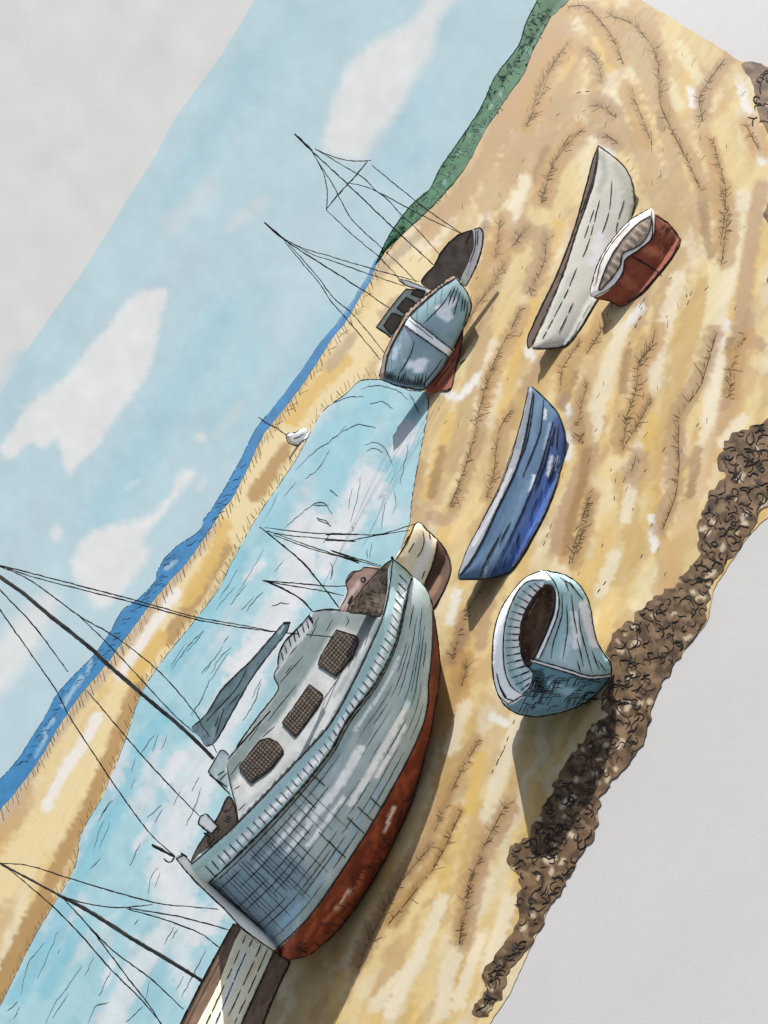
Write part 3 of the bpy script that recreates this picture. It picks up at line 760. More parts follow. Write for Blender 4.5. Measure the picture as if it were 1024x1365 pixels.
for nm, poly in (('stern_deck', zC(178, 676, 200, 615, 235, 560, 290, 480, 335, 388, 362, 430, 372, 508, 270, 605)), ('fore_deck', zE(250, 607, 330, 490, 420, 390, 487, 337, 478, 420, 468, 490, 440, 610, 415, 637, 350, 625))):
    k = MB(); k.patch(poly, tf, (88, 76, 66), step=3., d=-.25, thick=.4, wob=.4)
    if nm == 'fore_deck': k.mottle(.8, 9, seed=3., tint=(58, 50, 45))
    else: k.mottle(.6, 9, seed=3., tint=(118, 100, 84))
    o = curve(poly, 4, True); lo, hi = o.min(0), o.max(0)
    for _ in range(90):
        p = rng.uniform(lo, hi); a = random.choice((1.9, .35))
        q = p+np.array((math.cos(a), math.sin(a)))*random.uniform(4, 10)
        if pip(A2([p, q]), o).all(): k.ink([tuple(p), tuple(q)], .9, tf, -.235, smooth=False)
    k.ink([tuple(p) for p in o]+[tuple(o[0])], 1.7, tf, -.23, smooth=False)
    T.part(k, nm)
# cabin
cab = zC(372, 505, 372, 450, 345, 340, 330, 245, 350, 212, 430, 120, 520, 20)+zD(320, 1358, 440, 1180, 520, 1080, 562, 1010, 535, 950, 560, 900, 600, 850, 700, 730, 757, 640, 757, 585, 830, 562, 905, 575) + \
    zE(205, 602, 330, 620, 432, 640)+[tuple(p) for p in curve(UPR, 8)[::-1] if 335 < p[0] < 511 and p[1] < 1096]
k = MB(1.75)
k.patch(cab, hf, (206, 209, 208), step=3.4, d=-.12, thick=1.2, wob=.4)
roofl = zC(340, 300, 385, 272)+zD(480, 1290, 575, 1200, 700, 1010, 780, 870, 860, 700, 930, 640)
roof = zC(345, 340, 330, 245, 350, 212, 430, 120, 520, 20)+zD(320, 1358, 440, 1180, 520, 1080, 562, 1010, 535, 950, 560, 900, 600, 850, 700, 730, 757, 640, 757, 585, 830, 562, 905, 575, 1024, 590, 1100, 640, 960, 640, 880, 670, 790, 830, 700, 980, 560, 1190, 470, 1290, 400, 1380)
k.fill(roof, (128, 144, 144), .95, 3., rag=2.)
k.fill(zE(70, 612, 205, 604, 330, 622, 430, 642, 385, 760, 330, 740, 200, 690, 120, 690), (140, 155, 156), .85, 4.)
k.stroke(zE(330, 720, 280, 900, 180, 1060), 8, (160, 170, 170), .7)
k.stroke(zC(390, 450, 560, 290, 700, 140), 10, (168, 176, 176), .6, .8)
k.stroke(zC(390, 320, 430, 370), 14, (228, 228, 226), .8)
k.mottle(.14, 18, seed=5.)
k.ink([tuple(p) for p in curve(zC(372, 505, 372, 450, 345, 340, 328, 250, 350, 212, 430, 120, 520, 20)+zD(320, 1358, 440, 1180, 520, 1080, 562, 1010, 535, 950, 550, 905, 600, 850, 700, 730, 757, 640), 4)], 2., hf, -.11, smooth=False)
k.ink(zE(70, 612, 130, 600, 205, 602, 330, 620, 432, 640), 1.7, hf, -.11)
for l in [zD(570, 980, 640, 900, 700, 830), zD(500, 1200, 560, 1120, 660, 1000), zD(390, 1310, 450, 1230), zD(740, 730, 780, 650), zD(830, 690, 870, 620), zD(960, 640, 950, 600), zE(340, 790, 370, 690), zD(600, 930, 640, 880), zD(700, 1240, 800, 1100, 900, 960, 930, 900),
          zC(345, 300, 390, 240), zC(360, 360, 385, 345), zC(380, 450, 410, 420), zD(470, 1290, 540, 1230), zE(70, 690, 100, 640), zE(240, 690, 260, 650)]:
    k.ink(l, 1.1, hf, -.11, taper=.6)
cabin = T.part(k, 'cabin')
for poly in (zD(890, 680, 1005, 715, 1015, 738, 985, 830, 885, 945, 785, 880, 800, 830, 850, 745), zD(735, 990, 815, 1050, 790, 1110, 655, 1290, 580, 1210, 640, 1130, 700, 1040), zC(510, 140, 548, 160, 575, 198, 520, 270, 430, 335, 380, 268, 430, 200, 470, 150)):
    k = MB(1.0); k.patch(poly, hf, (92, 80, 70), step=3., d=-.05, thick=.14, wob=.5, smooth=False)
    k.mottle(.3, 8, seed=2.)
    o = curve(poly, 3, True, False); cen = o.mean(0)
    for a in (2.25, .75):
        dv = np.array((math.cos(a), math.sin(a))); nv = np.array((-dv[1], dv[0]))
        for t in np.arange(-40, 40, 4.4):
            s0 = [cen+nv*(t+random.uniform(-.6, .6))+dv*u for u in np.arange(-45, 45, 1.5)]
            ins = [p for p in s0 if pip(A2([p]), o)[0]]
            if len(ins) > 3: k.ink([tuple(ins[0]), tuple(ins[-1])], 1.2, hf, -.04, smooth=False)
    k.ink([tuple(p) for p in o]+[tuple(o[0])], 1.6, hf, -.04, smooth=False)
    T.part(k, 'window', cabin)
k = MB(); pl = zC(300, 195, 318, 190, 340, 215, 328, 260, 345, 385, 290, 335, 248, 285)
k.patch(pl, tf, (150, 164, 164), step=3., d=-.02, thick=.5, smooth=False); k.mottle(.25, 8)
for l in (zC(300, 195, 248, 285, 345, 385), zC(300, 195, 318, 190, 340, 215), zC(255, 300, 330, 350), zC(290, 300, 320, 280), zC(300, 320, 330, 290)): k.ink(l, 1.6, tf, -.01, smooth=False)
T.part(k, 'mast_step')
k = MB(); pl = zC(215, 475, 242, 465, 292, 520, 262, 552, 205, 508)
k.patch(pl, tf, (192, 200, 200), step=3., d=.0, thick=.3, smooth=False)
k.ink(pl+pl[:1], 1.9, tf, .01, smooth=False); k.ink(zC(230, 545, 262, 570), 2.4, tf, .01)
T.part(k, 'bollard')
k = MB(); pl = zE(205, 605, 250, 510, 240, 455, 270, 405, 320, 395, 330, 378, 425, 388, 330, 490, 252, 606)
k.patch(pl, tf, (150, 122, 112), step=3., d=-.3, thick=.3); k.mottle(.5, 9, seed=3., tint=(110, 86, 78)); k.stroke(zE(225, 590, 280, 500, 320, 450), 7, (205, 180, 165), .7)
k.ink(pl[:7], 1.3, tf, -.29); k.ink(zE(322, 438, 335, 430, 345, 442, 335, 458, 322, 450, 322, 438), 2., tf, -.28); k.ink(zE(240, 460, 290, 400), 1.6, tf, -.28); k.ink(zE(255, 570, 275, 530), 4, tf, -.28)
T.part(k, 'windlass')
k = MB(); pl = zD(742, 590, 700, 640, 600, 745, 560, 820, 556, 900, 540, 945, 575, 900, 640, 800, 700, 735, 752, 650)
k.patch(pl, tf, (222, 221, 218), step=2.6, d=-.35, thick=.15)
k.ink(zD(742, 590, 700, 640, 600, 745, 565, 815, 556, 900), 2., tf, -.34); k.ink(zD(735, 600, 755, 640), 3.5, tf, -.34)
for x, y in zD(725, 640, 700, 665, 672, 690, 650, 715, 625, 745, 600, 780, 580, 820): k.ink([(x-1, y-3), (x+2, y+8)], 1.3, tf, -.34, smooth=False)
T.part(k, 'side_rail')
k = MB(); pl = zD(590, 640, 625, 637, 610, 690, 500, 830, 400, 970, 320, 1110, 270, 1200, 200, 1320, 150, 1345, 110, 1290, 68, 1235, 150, 1160, 230, 1030, 320, 935, 400, 860, 540, 700)
k.patch(pl, tf, (96, 113, 116), step=2.8, d=.0, thick=.3); k.mottle(.6, 20, 6, math.radians(125), (62, 78, 82), seed=2.); k.stroke(zD(590, 660, 560, 700), 5, (170, 185, 186), .8)
k.ink(zD(625, 637, 610, 690, 500, 830, 400, 970, 320, 1110, 270, 1200, 200, 1320, 150, 1345), 1.8, tf, .01); k.ink(zD(590, 640, 540, 700, 400, 860, 320, 935, 230, 1030, 150, 1160, 68, 1235), 1.8, tf, .01); k.ink(zD(585, 640, 628, 640), 3, tf, .01)
for l in [zD(380, 900, 330, 1000, 220, 1130), zD(340, 1040, 280, 1110), zD(220, 1170, 200, 1230), zD(280, 1060, 150, 1200), zD(110, 1200, 170, 1290), zD(250, 1130, 200, 1290)]: k.ink(l, 1.1, tf, .012)
T.part(k, 'furled_sail')
rp = facing((470, 1150))
tmast = zA(-110, 190, 0, 285, 100, 355, 200, 440, 400, 600, 450, 650, 600, 780, 800, 950, 912, 1062)
k = MB(); k.ink(tmast, 5.2, rp, 0., taper=.15, sides=7, fuzz=.12)
T.part(k, 'mast', inkmat=make_ink('weathered_spar', (.025, .025, .025), (.11, .11, .11)))
for l, w in [(zA(-110, 205, 0, 235, 330, 320, 580, 385, 830, 455, 1024, 490)+zD(530, 690), 1.7), (zA(0, 237, 140, 285, 370, 345, 590, 400, 830, 465, 1024, 500)+zD(540, 692, 700, 706, 875, 722), 1.7),
             (zA(-60, 215, 0, 240, 130, 300, 350, 460, 460, 520, 600, 620, 720, 730, 850, 890, 925, 1035), 1.6), (zA(340, 455, 450, 560, 600, 720, 740, 870, 830, 950), 1.5),
             (zA(-70, 250, 0, 340, 150, 500, 290, 690), 1.7), (zA(365, 765, 430, 840, 530, 960, 690, 1140, 850, 1305), 1.7), (zA(-80, 290, 0, 425, 130, 610, 240, 770, 290, 870, 480, 1160, 600, 1330, 660, 1400)+zC(100, 640), 1.7)]:
    T.rope('stay', l, w, rp, .05)
T.rope('foremast', zD(470, 400, 560, 435, 680, 500, 730, 550, 755, 580), 2.4, rp, -.3)
for l in (zD(470, 400, 700, 420, 840, 432, 945, 432), zD(475, 402, 600, 425, 820, 462, 932, 487)): T.rope('stay', l, 1.6, rp, -.3)

# ================================================================== BOAT behind the trawler's bow
FB = Thing('fishing_boat', (590, 785), 'small white planked boat with a dark brown end, half hidden behind the trawler bow', 'boat')
fo = zE(615, 145, 720, 230, 770, 300, 790, 380, 745, 520, 697, 600, 600, 520, 590, 430, 510, 335)
fp = Place((588, 800), (603, 770), None); fp = facing((592, 806), lean=35); fp.dfun = inflate(fo, .35, 25)
fp.P0 = fp.P0+np.array((.0, 2.2, 0))
k = MB(1.0); k.patch(zE(615, 145, 670, 185, 722, 232, 715, 290, 690, 380, 655, 462, 620, 470, 500, 345, 560, 250), fp, (226, 210, 178), step=3., d=.02, thick=.9)
k.stroke(zE(590, 200, 540, 300, 525, 345), 14, (222, 198, 148), .8); k.stroke(zE(680, 240, 650, 340, 610, 420), 16, (232, 226, 220), .8)
for l in (zE(645, 190, 652, 240, 640, 290, 615, 325), zE(680, 200, 685, 230), zE(600, 250, 570, 300), zE(640, 440, 655, 400), zE(570, 215, 545, 260)): k.ink(l, 1.4, fp, .03)
k.ink(zE(500, 345, 560, 250, 615, 145, 670, 185, 722, 232), 1.9, fp, .03); k.ink(zE(722, 232, 715, 290, 690, 380, 655, 462), 1.5, fp, .03)
FB.part(k, 'planked_deck')
k = MB(); k.patch(zE(720, 230, 770, 300, 792, 380, 780, 440, 745, 520, 697, 600, 665, 500, 655, 462, 690, 380, 715, 290), fp, (62, 46, 38), step=3., d=0., thick=1.)
k.mottle(.5, 14, seed=3., tint=(62, 46, 38)); k.stroke(zE(690, 520, 730, 440), 12, (108, 84, 68), .5)
k.ink(zE(720, 230, 770, 300, 792, 380, 780, 440, 745, 520, 697, 600), 2.2, fp, .01)
FB.part(k, 'hull')
fr = facing((592, 806)); fr.P0 = fp.P0
FB.rope('mast', zD(455, 95, 560, 180, 700, 300, 800, 420, 905, 555), 2.2, fr, -.3)
for l in (zD(485, 100, 740, 130, 1024, 137)+zE(130, 207, 250, 206, 400, 208, 480, 190, 608, 150), zD(490, 120, 620, 145, 830, 163, 1000, 178)+zE(130, 235, 250, 240, 400, 212, 575, 185), zD(500, 118, 740, 205, 1024, 302)+zE(200, 315, 435, 382), zD(530, 140, 760, 225, 1024, 290)+zE(160, 290, 430, 372)):
    FB.rope('stay', l, 1.5, fr, -.25)

# ================================================================== PLANKED BOAT in the corner
PB = Thing('punt', (330, 1345), 'cream planked punt with dark brown sides and a mast, beside the trawler stern', 'boat')
pp = Place((300, 1480), (382, 1290), None, lean=45); 
k = MB(.85); pl = zC(392, 960, 460, 1010, 530, 1056, 480, 1170, 400, 1345, 340, 1480, 150, 1480, 215, 1345, 290, 1200)
k.patch(pl, pp, (232, 220, 194), step=3.4, d=-.1, thick=.4)
k.mottle(.5, 40, 8, math.radians(115), (212, 188, 142), seed=3.); k.stroke(zC(400, 1080, 360, 1180, 300, 1310, 280, 1360), 13, (230, 226, 224), .9)
for l in (zC(410, 985, 340, 1150, 240, 1365), zC(440, 1000, 380, 1130, 330, 1250, 280, 1365), zC(475, 1025, 430, 1130, 320, 1365), zC(505, 1040, 440, 1190, 360, 1365)):
    c = curve(l, 3); i = 0
    while i < len(c)-3:
        j = min(len(c), i+random.randint(5, 14)); k.ink([tuple(p) for p in c[i:j]], 1.3, pp, -.09); i = j+random.randint(0, 2)
PB.part(k, 'deck')
for nm, pl in (('near_side', zC(530, 1054, 560, 1078, 597, 1100, 560, 1180, 500, 1320, 440, 1480, 340, 1480, 400, 1345, 480, 1170)), ('far_side', zC(358, 935, 392, 965, 350, 1060, 290, 1205, 215, 1365, 150, 1480, 70, 1480, 130, 1365, 260, 1110))):
    k = MB(); k.patch(pl, pp, (86, 70, 58), step=3.2, d=0. if nm == 'near_side' else -.15, thick=.5)
    k.mottle(.6, 30, 6, math.radians(115), (60, 48, 40), seed=3.); k.mottle(.4, 30, 6, math.radians(115), (120, 100, 84), seed=8.)
    k.ink(pl[1:6], 1.8, pp, .02 if nm == 'near_side' else -.13); 
    k.ink([pl[0]]+pl[:5:-1], 1.8, pp, .02 if nm == 'near_side' else -.13)
    PB.part(k, nm)
pr = facing((330, 1400)); pr.P0 = pr.P0+np.array((0, 1.5, 0))
k = MB(); k.ink(zB(-30, 270, 0, 290, 130, 360, 260, 430), 2.6, pr, 0., taper=.1, sides=6); k.ink(zB(250, 425, 380, 495, 560, 610, 720, 705, 875, 800), 5., pr, 0., taper=.25, sides=7, fuzz=.15)
PB.part(k, 'mast', inkmat=bpy.data.materials['weathered_spar'])
for l in (zB(0, 290, 120, 300, 280, 350, 480, 410, 680, 463, 800, 475, 930, 486), zB(260, 430, 360, 460, 500, 480, 650, 466), zB(550, 483, 750, 515, 870, 545, 980, 577), zB(540, 485, 700, 530, 820, 575, 880, 605, 942, 658),
          zB(30, 310, 75, 345, 220, 470, 340, 590, 470, 740, 600, 870, 690, 975), zB(280, 450, 390, 570, 490, 670, 640, 780, 782, 912), zB(270, 440, 380, 560, 530, 760, 640, 900, 685, 975)):
    PB.rope('stay', l, 1.7, pr, .05)

# ================================================================== SAILING BOAT at the head of the channel
SB = Thing('sailing_boat', (590, 500), 'two masted grey boat with white rubbing strake and brown keel at the channel head', 'boat')
so = zG(650, 455, 710, 530, 750, 610, 757, 680, 700, 820, 640, 950, 605, 1005, 560, 1090, 440, 1228, 290, 1207, 160, 1162, 130, 1130, 150, 1060, 170, 990, 220, 880, 320, 710, 430, 610, 560, 510)
sp = Place((588, 522), (626, 400), None, floor=.03)
ss_ = facing((600, 500), lean=50); ss_.dfun = inflate(so, .7, 30); ss_.floor = .03
k = MB(G_V*1.65); k.patch(so, ss_, (132, 154, 160), step=2.8, thick=2.2)
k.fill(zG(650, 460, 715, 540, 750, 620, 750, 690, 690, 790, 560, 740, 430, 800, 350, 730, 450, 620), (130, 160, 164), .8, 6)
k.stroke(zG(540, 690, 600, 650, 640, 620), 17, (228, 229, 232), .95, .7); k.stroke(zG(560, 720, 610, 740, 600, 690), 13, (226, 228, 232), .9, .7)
k.stroke(zG(340, 1050, 400, 1070, 440, 1040), 18, (228, 230, 234), .95, .7); k.stroke(zG(390, 1090, 410, 1040), 15, (228, 230, 234), .9, .7); k.stroke(zG(260, 930, 230, 1010), 9, (180, 198, 208), .8)  # near-white strokes paint highlights into the hull side
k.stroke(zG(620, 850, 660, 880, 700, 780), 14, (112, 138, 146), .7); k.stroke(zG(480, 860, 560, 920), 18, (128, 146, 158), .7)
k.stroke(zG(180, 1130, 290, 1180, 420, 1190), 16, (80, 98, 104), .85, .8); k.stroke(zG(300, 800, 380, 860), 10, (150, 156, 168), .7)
for l in (zG(635, 520, 580, 620, 500, 710, 430, 780), zG(370, 890, 350, 970, 300, 1070, 260, 1120), zG(560, 1015, 520, 1080, 430, 1190), zG(650, 520, 600, 650), zG(670, 530, 630, 640), zG(690, 550, 660, 640, 640, 720), zG(705, 570, 690, 690), zG(720, 600, 710, 690), zG(735, 620, 730, 700, 705, 790), zG(645, 545, 615, 600)):
    k.ink(l, 1.4, ss_, .04, taper=.6)
for i in range(24):
    x = 175+i*11.5; y = 1165+i*2.4
    k.ink(zG(x, y, x+12, y-random.uniform(35, 110)), 1.1, ss_, .04, smooth=False, taper=.6)
k.ink(zG(650, 455, 710, 530, 750, 610, 757, 680, 705, 815), 1.9, ss_, .04); k.ink(zG(130, 1130, 160, 1162, 290, 1207, 440, 1228), 2.2, ss_, .04); k.ink(zG(440, 1225, 560, 1090, 605, 1005), 1.4, ss_, .04); k.ink(zG(640, 945, 700, 820), 1.4, ss_, .04)
SB.part(k, 'hull')
k = MB(G_V*1.65); k.patch(zG(130, 1135, 150, 1060, 165, 990, 215, 880, 310, 705, 420, 605, 550, 505, 640, 450, 655, 462, 560, 522, 440, 622, 335, 725, 235, 890, 190, 990, 172, 1075, 165, 1160), ss_, (150, 128, 112), step=2.4, d=.06, thick=.2)
k.ink(zG(130, 1135, 150, 1060, 165, 990, 215, 880, 310, 705, 420, 605, 550, 505, 650, 455), 1.5, ss_, .07); k.ink(zG(165, 1160, 172, 1075, 190, 990, 235, 890, 335, 725, 440, 622, 560, 522, 655, 462), 1.5, ss_, .07)
SB.part(k, 'gunwale')
k = MB(G_V*1.65); pl = zG(318, 735, 345, 728, 640, 962, 608, 1002, 470, 905, 305, 790); k.patch(pl, ss_, (218, 222, 222), step=2.4, d=.06, thick=.15, smooth=False)
k.ink(pl[1:3], 1.6, ss_, .07); k.ink(pl[3:], 1.6, ss_, .07); k.ink(zG(335, 750, 500, 880), .9, ss_, .07)
SB.part(k, 'rubbing_strake')
k = MB(G_V*1.65); pl = zG(705, 815, 695, 900, 670, 1010, 640, 1140, 618, 1222, 560, 1238, 448, 1230, 560, 1090, 612, 1000, 645, 945); k.patch(pl, ss_, (122, 66, 50), step=2.4, d=.0, thick=1.6)
k.mottle(.5, 12, seed=2., tint=(90, 46, 36)); k.stroke(zG(620, 1050, 540, 1180), 8, (150, 92, 72), .6); k.ink(pl[:6], 2., ss_, .03); k.ink(zG(650, 1000, 600, 1080, 500, 1210), 1., ss_, .03); k.ink(zG(720, 1015, 680, 1055), 1.6, ss_, .03)
SB.part(k, 'keel')
sbk = facing((600, 490), lean=45); sbk.P0 = sbk.P0+np.array((.3, 1.6, 0)); sbk.floor = .03
k = MB(G_V*1.65); pl = zG(415, 490, 455, 430, 500, 390, 560, 280, 615, 215, 680, 165, 768, 138, 778, 240, 745, 350, 700, 470, 640, 500, 530, 530, 470, 545); k.patch(pl, sbk, (92, 82, 72), step=2.6, thick=.8)
k.mottle(.4, 10, seed=2.); k.ink(pl[:7], 2., sbk, .02); k.ink(zG(760, 150, 720, 230), 1.4, sbk, .02)
SB.part(k, 'fore_deck')
k = MB(G_V*1.65); pl = zG(775, 135, 815, 120, 840, 150, 832, 260, 790, 390, 722, 522, 688, 472, 745, 350, 778, 240); k.patch(pl, sbk, (214, 208, 200), step=2.4, d=.05, thick=.8)
k.stroke(zG(800, 180, 790, 280, 730, 440), 6, (170, 168, 165), .6); k.ink(pl[:6], 1.9, sbk, .07); k.ink(zG(790, 140, 785, 250, 750, 360), 1.2, sbk, .07); k.ink(zG(805, 135, 800, 240), 1., sbk, .07)
SB.part(k, 'bow')
k = MB(G_V*1.65); pl = zG(110, 800, 200, 680, 312, 540, 420, 545, 465, 560, 330, 740, 210, 872, 180, 845); k.patch(pl, sbk, (150, 156, 146), step=2.4, d=.3, thick=.8, smooth=False); k.ink(pl[:3]+[pl[3]], 1.7, sbk, .31, smooth=False); k.ink([pl[0], pl[7], pl[6]], 2., sbk, .31, smooth=False)
sc_ = SB.part(k, 'cabin')
for pl in (zG(160, 790, 220, 700, 295, 730, 215, 855), zG(250, 670, 315, 593, 388, 640, 305, 708), zG(345, 575, 372, 543, 450, 548, 418, 602)):
    k = MB(G_V*1.65); k.patch(pl, sbk, (78, 68, 60), step=2.4, d=.36, thick=.1, smooth=False); k.ink(pl+pl[:1], 1.3, sbk, .37, smooth=False); SB.part(k, 'window', sc_)
k = MB(G_V*1.65); k.patch(zG(268, 462, 330, 482, 465, 535, 455, 552, 320, 515, 262, 480), sbk, (226, 224, 222), step=2.2, d=.5, thick=.15); k.ink(zG(265, 482, 320, 518, 440, 550), 1.2, sbk, .52); k.ink(zG(262, 466, 330, 484, 460, 535), 1., sbk, .52)
SB.part(k, 'boom')
sr = facing((600, 480)); sr.P0 = sr.P0+np.array((.3, 2.2, 0))
SB.rope('mast', zH(168, 58, 240, 130, 390, 270, 600, 470, 762, 618), 1.8, sr)
SB.rope('mast', zH(40, 437, 120, 507, 230, 580, 450, 720, 572, 802), 1.7, sr)
for l in (zH(168, 58, 215, 103, 245, 132), zH(40, 437, 90, 482, 125, 510)): SB.rope('masthead', l, 3., sr)
SB.rope('spreader', zH(480, 175, 440, 225, 390, 280, 340, 335, 303, 382), 1.7, sr)
for l in (zH(255, 122, 350, 180, 460, 245, 510, 295, 560, 335, 620, 400, 680, 455, 790, 575), zH(240, 130, 290, 210, 340, 290, 410, 420, 540, 545, 640, 640, 688, 692), zH(255, 122, 320, 152, 390, 172, 440, 176, 497, 172), zH(240, 130, 270, 180, 295, 235, 308, 310, 305, 380),
          zH(303, 382, 400, 475, 470, 535, 530, 585, 640, 702), zH(395, 266, 500, 295, 650, 375, 760, 430, 875, 482), zH(498, 193, 610, 285, 730, 380, 885, 486), zH(110, 500, 200, 545, 300, 575, 500, 635, 700, 690), zH(120, 505, 250, 575, 340, 605, 480, 655, 640, 710),
          zI(140, 140, 200, 220, 350, 400, 400, 480, 480, 570, 580, 690, 672, 802), zI(150, 145, 210, 215, 330, 350, 420, 470, 510, 545, 610, 660, 692, 765)):
    SB.rope('stay', l, 1.3, sr)

# ================================================================== WHITE ROWING BOAT
WB = Thing('rowing_boat', (760, 420), 'long white wooden boat with a brown rail, lying on the sand behind the brown dinghy', 'boat')
wo_ = zJ(462, 95, 540, 150, 610, 220, 645, 300, 654, 400, 640, 460, 560, 740, 450, 920, 365, 1060, 295, 1142, 210, 1162, 118, 1157, 180, 1020, 280, 760, 350, 540, 430, 310, 458, 180)
wp = Place((755, 455), (845, 285), None, floor=.03, lean=50); wp.dfun = inflate(wo_, .3, 30)
k = MB(G_L*1.15); k.patch(wo_, wp, (214, 213, 202), step=3.2, thick=1.2)
for l, w, c, a in [(zJ(480, 140, 500, 230, 470, 330), 14, (176, 180, 168), .8), (zJ(560, 200, 610, 300, 610, 400), 22, (186, 188, 176), .8), (zJ(520, 300, 460, 470), 14, (206, 206, 192), .7), (zJ(330, 760, 250, 930, 180, 1090), 10, (190, 194, 184), .8),
                   (zJ(430, 920, 370, 1040, 320, 1110), 12, (166, 170, 160), .8), (zJ(300, 940, 240, 1060), 12, (206, 206, 196), .8), (zJ(430, 560, 390, 640), 10, (222, 214, 190), .7), (zJ(480, 560, 440, 700), 24, (232, 232, 234), .9)]:
    k.stroke(l, w, c, a, .8)
for l in (zJ(470, 380, 430, 540, 395, 650, 370, 700), zJ(535, 280, 520, 440, 475, 575), zJ(600, 380, 570, 480, 555, 550), zJ(350, 735, 290, 880, 170, 1110), zJ(330, 920, 250, 1090), zJ(420, 930, 330, 1090, 300, 1135), zJ(440, 430, 390, 580)):
    c = curve(l, 3); i = 0
    while i < len(c)-3:
        j = min(len(c), i+random.randint(6, 14)); k.ink([tuple(p) for p in c[i:j]], 1.2, wp, .02, taper=.6); i = j
k.ink(zJ(462, 95, 540, 150, 610, 220, 645, 300, 654, 400, 642, 455), 2., wp, .02); k.ink(zJ(450, 920, 365, 1060), 2., wp, .02); k.ink(zJ(350, 1085, 295, 1142, 210, 1162, 118, 1157), 1.9, wp, .02)
WB.part(k, 'hull')
k = MB(G_L*.9); pl = zJ(462, 93, 440, 150, 395, 320, 340, 520, 250, 760, 145, 980, 90, 1110, 95, 1162, 112, 1150, 180, 1005, 278, 770, 355, 530, 432, 312, 460, 180)
k.patch(pl, wp, (106, 90, 82), step=2.6, d=.03, thick=.4); k.stroke(zJ(455, 110, 440, 240, 390, 400), 5, (70, 60, 54), .8); k.mottle(.2, 14)
k.ink(pl[:8], 1.6, wp, .04); k.ink(pl[8:], 1.4, wp, .04); k.ink(zJ(462, 93, 450, 200, 420, 320, 370, 450), 1.6, wp, .045)
WB.part(k, 'rail')

# ================================================================== BROWN DINGHY
BD = Thing('dinghy', (840, 385), 'reddish brown open dinghy with white rim standing before the long white boat', 'boat')
bo = zJ(735, 425, 760, 455, 830, 500, 893, 585, 850, 680, 780, 770, 690, 870, 580, 942, 520, 910, 440, 892, 420, 870, 450, 750, 490, 660, 560, 560, 640, 480)
bp_ = Place((832, 408), (903, 315), None, floor=.03, lean=50); bp_.dfun = inflate(bo, .35, 28)
k = MB(G_V*1.2); pl = zJ(757, 457, 830, 500, 893, 585, 850, 680, 780, 770, 690, 870, 580, 942, 520, 910, 440, 892, 540, 832, 590, 760, 605, 690, 680, 640, 745, 575)
k.patch(pl, bp_, (106, 54, 38), step=2.8, thick=1.2); k.mottle(.6, 14, 8, seed=4., tint=(80, 40, 28)); k.stroke(zJ(720, 640, 790, 660), 20, (160, 98, 74), .6, .9); k.stroke(zJ(600, 800, 650, 840), 20, (142, 80, 56), .6, .9); k.stroke(zJ(770, 480, 850, 570), 10, (74, 40, 28), .7)
k.ink(zJ(640, 675, 720, 720, 795, 772), 1.8, bp_, .02); k.ink(pl[:9], 2., bp_, .02, smooth=False)
for i in range(16): x = random.uniform(760, 860); y = random.uniform(500, 640); k.ink(zJ(x, y, x+random.uniform(-40, -10), y+random.uniform(10, 30)), .7, bp_, .015, smooth=False)
BD.part(k, 'hull')
k = MB(G_V*1.2); pl = zJ(736, 424, 640, 480, 560, 560, 490, 660, 450, 750, 420, 865, 432, 890, 470, 885, 545, 832, 592, 760, 606, 692, 680, 642, 745, 577, 760, 455)
k.patch(pl, bp_, (190, 186, 180), step=2.6, d=.04, thick=.4); k.stroke(zJ(545, 832, 592, 760, 606, 690, 680, 640, 745, 575), 4, (232, 230, 228), .9); k.stroke(zJ(480, 690, 440, 830), 8, (150, 140, 132), .8); k.stroke(zJ(640, 500, 540, 610), 4, (150, 140, 132), .7)
k.ink(pl[:7], 1.9, bp_, .05); k.ink(zJ(440, 892, 540, 832, 592, 760, 606, 690, 680, 640, 745, 575, 742, 440), 1.4, bp_, .05); k.ink(zJ(630, 500, 540, 600, 480, 700, 450, 820), 1.1, bp_, .05)
BD.part(k, 'rim')
k = MB(G_V*1.2); pl = zJ(738, 462, 690, 490, 650, 520, 590, 590, 530, 680, 490, 770, 466, 858, 530, 795, 578, 725, 592, 660, 640, 640, 700, 600, 740, 520)
k.patch(pl, bp_, (128, 112, 98), step=2.6, d=.07, thick=.1); k.mottle(.3, 8)
for i in range(9):
    t = i/8; x, y = 700-t*200, 515+t*270
    k.stroke(zJ(x-10, y-20, x+25, y+5), 3.5, (176, 160, 144), .8); k.stroke(zJ(x-15, y, x+15, y+25), 4, (92, 78, 68), .8)
k.ink(pl+pl[:1], 1.5, bp_, .08)
BD.part(k, 'inside')

# ================================================================== BLUE BOAT
BB = Thing('rowing_boat', (680, 730), 'blue wooden boat with a pale upper edge lying alone on the sand', 'boat')
blo = zK(525, 110, 600, 180, 680, 275, 715, 370, 723, 430, 715, 520, 700, 570, 650, 740, 590, 880, 520, 1010, 470, 1100, 390, 1200, 280, 1237, 100, 1247, 90, 1215, 140, 1080, 230, 910, 340, 700, 400, 540, 440, 400, 480, 240, 505, 120)
bp2 = Place((672, 775), (763, 590), None, floor=.03, lean=50); bp2.dfun = inflate(blo, .22, 30)
k = MB(G_L*.9); k.patch(blo, bp2, (88, 116, 146), step=2.9, thick=1.)
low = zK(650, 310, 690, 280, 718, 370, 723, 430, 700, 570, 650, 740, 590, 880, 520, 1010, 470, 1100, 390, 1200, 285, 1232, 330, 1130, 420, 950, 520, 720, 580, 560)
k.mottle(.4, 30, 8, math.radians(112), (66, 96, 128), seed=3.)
k.fill(low, (58, 86, 136), .95, 2.5, rag=1.5)
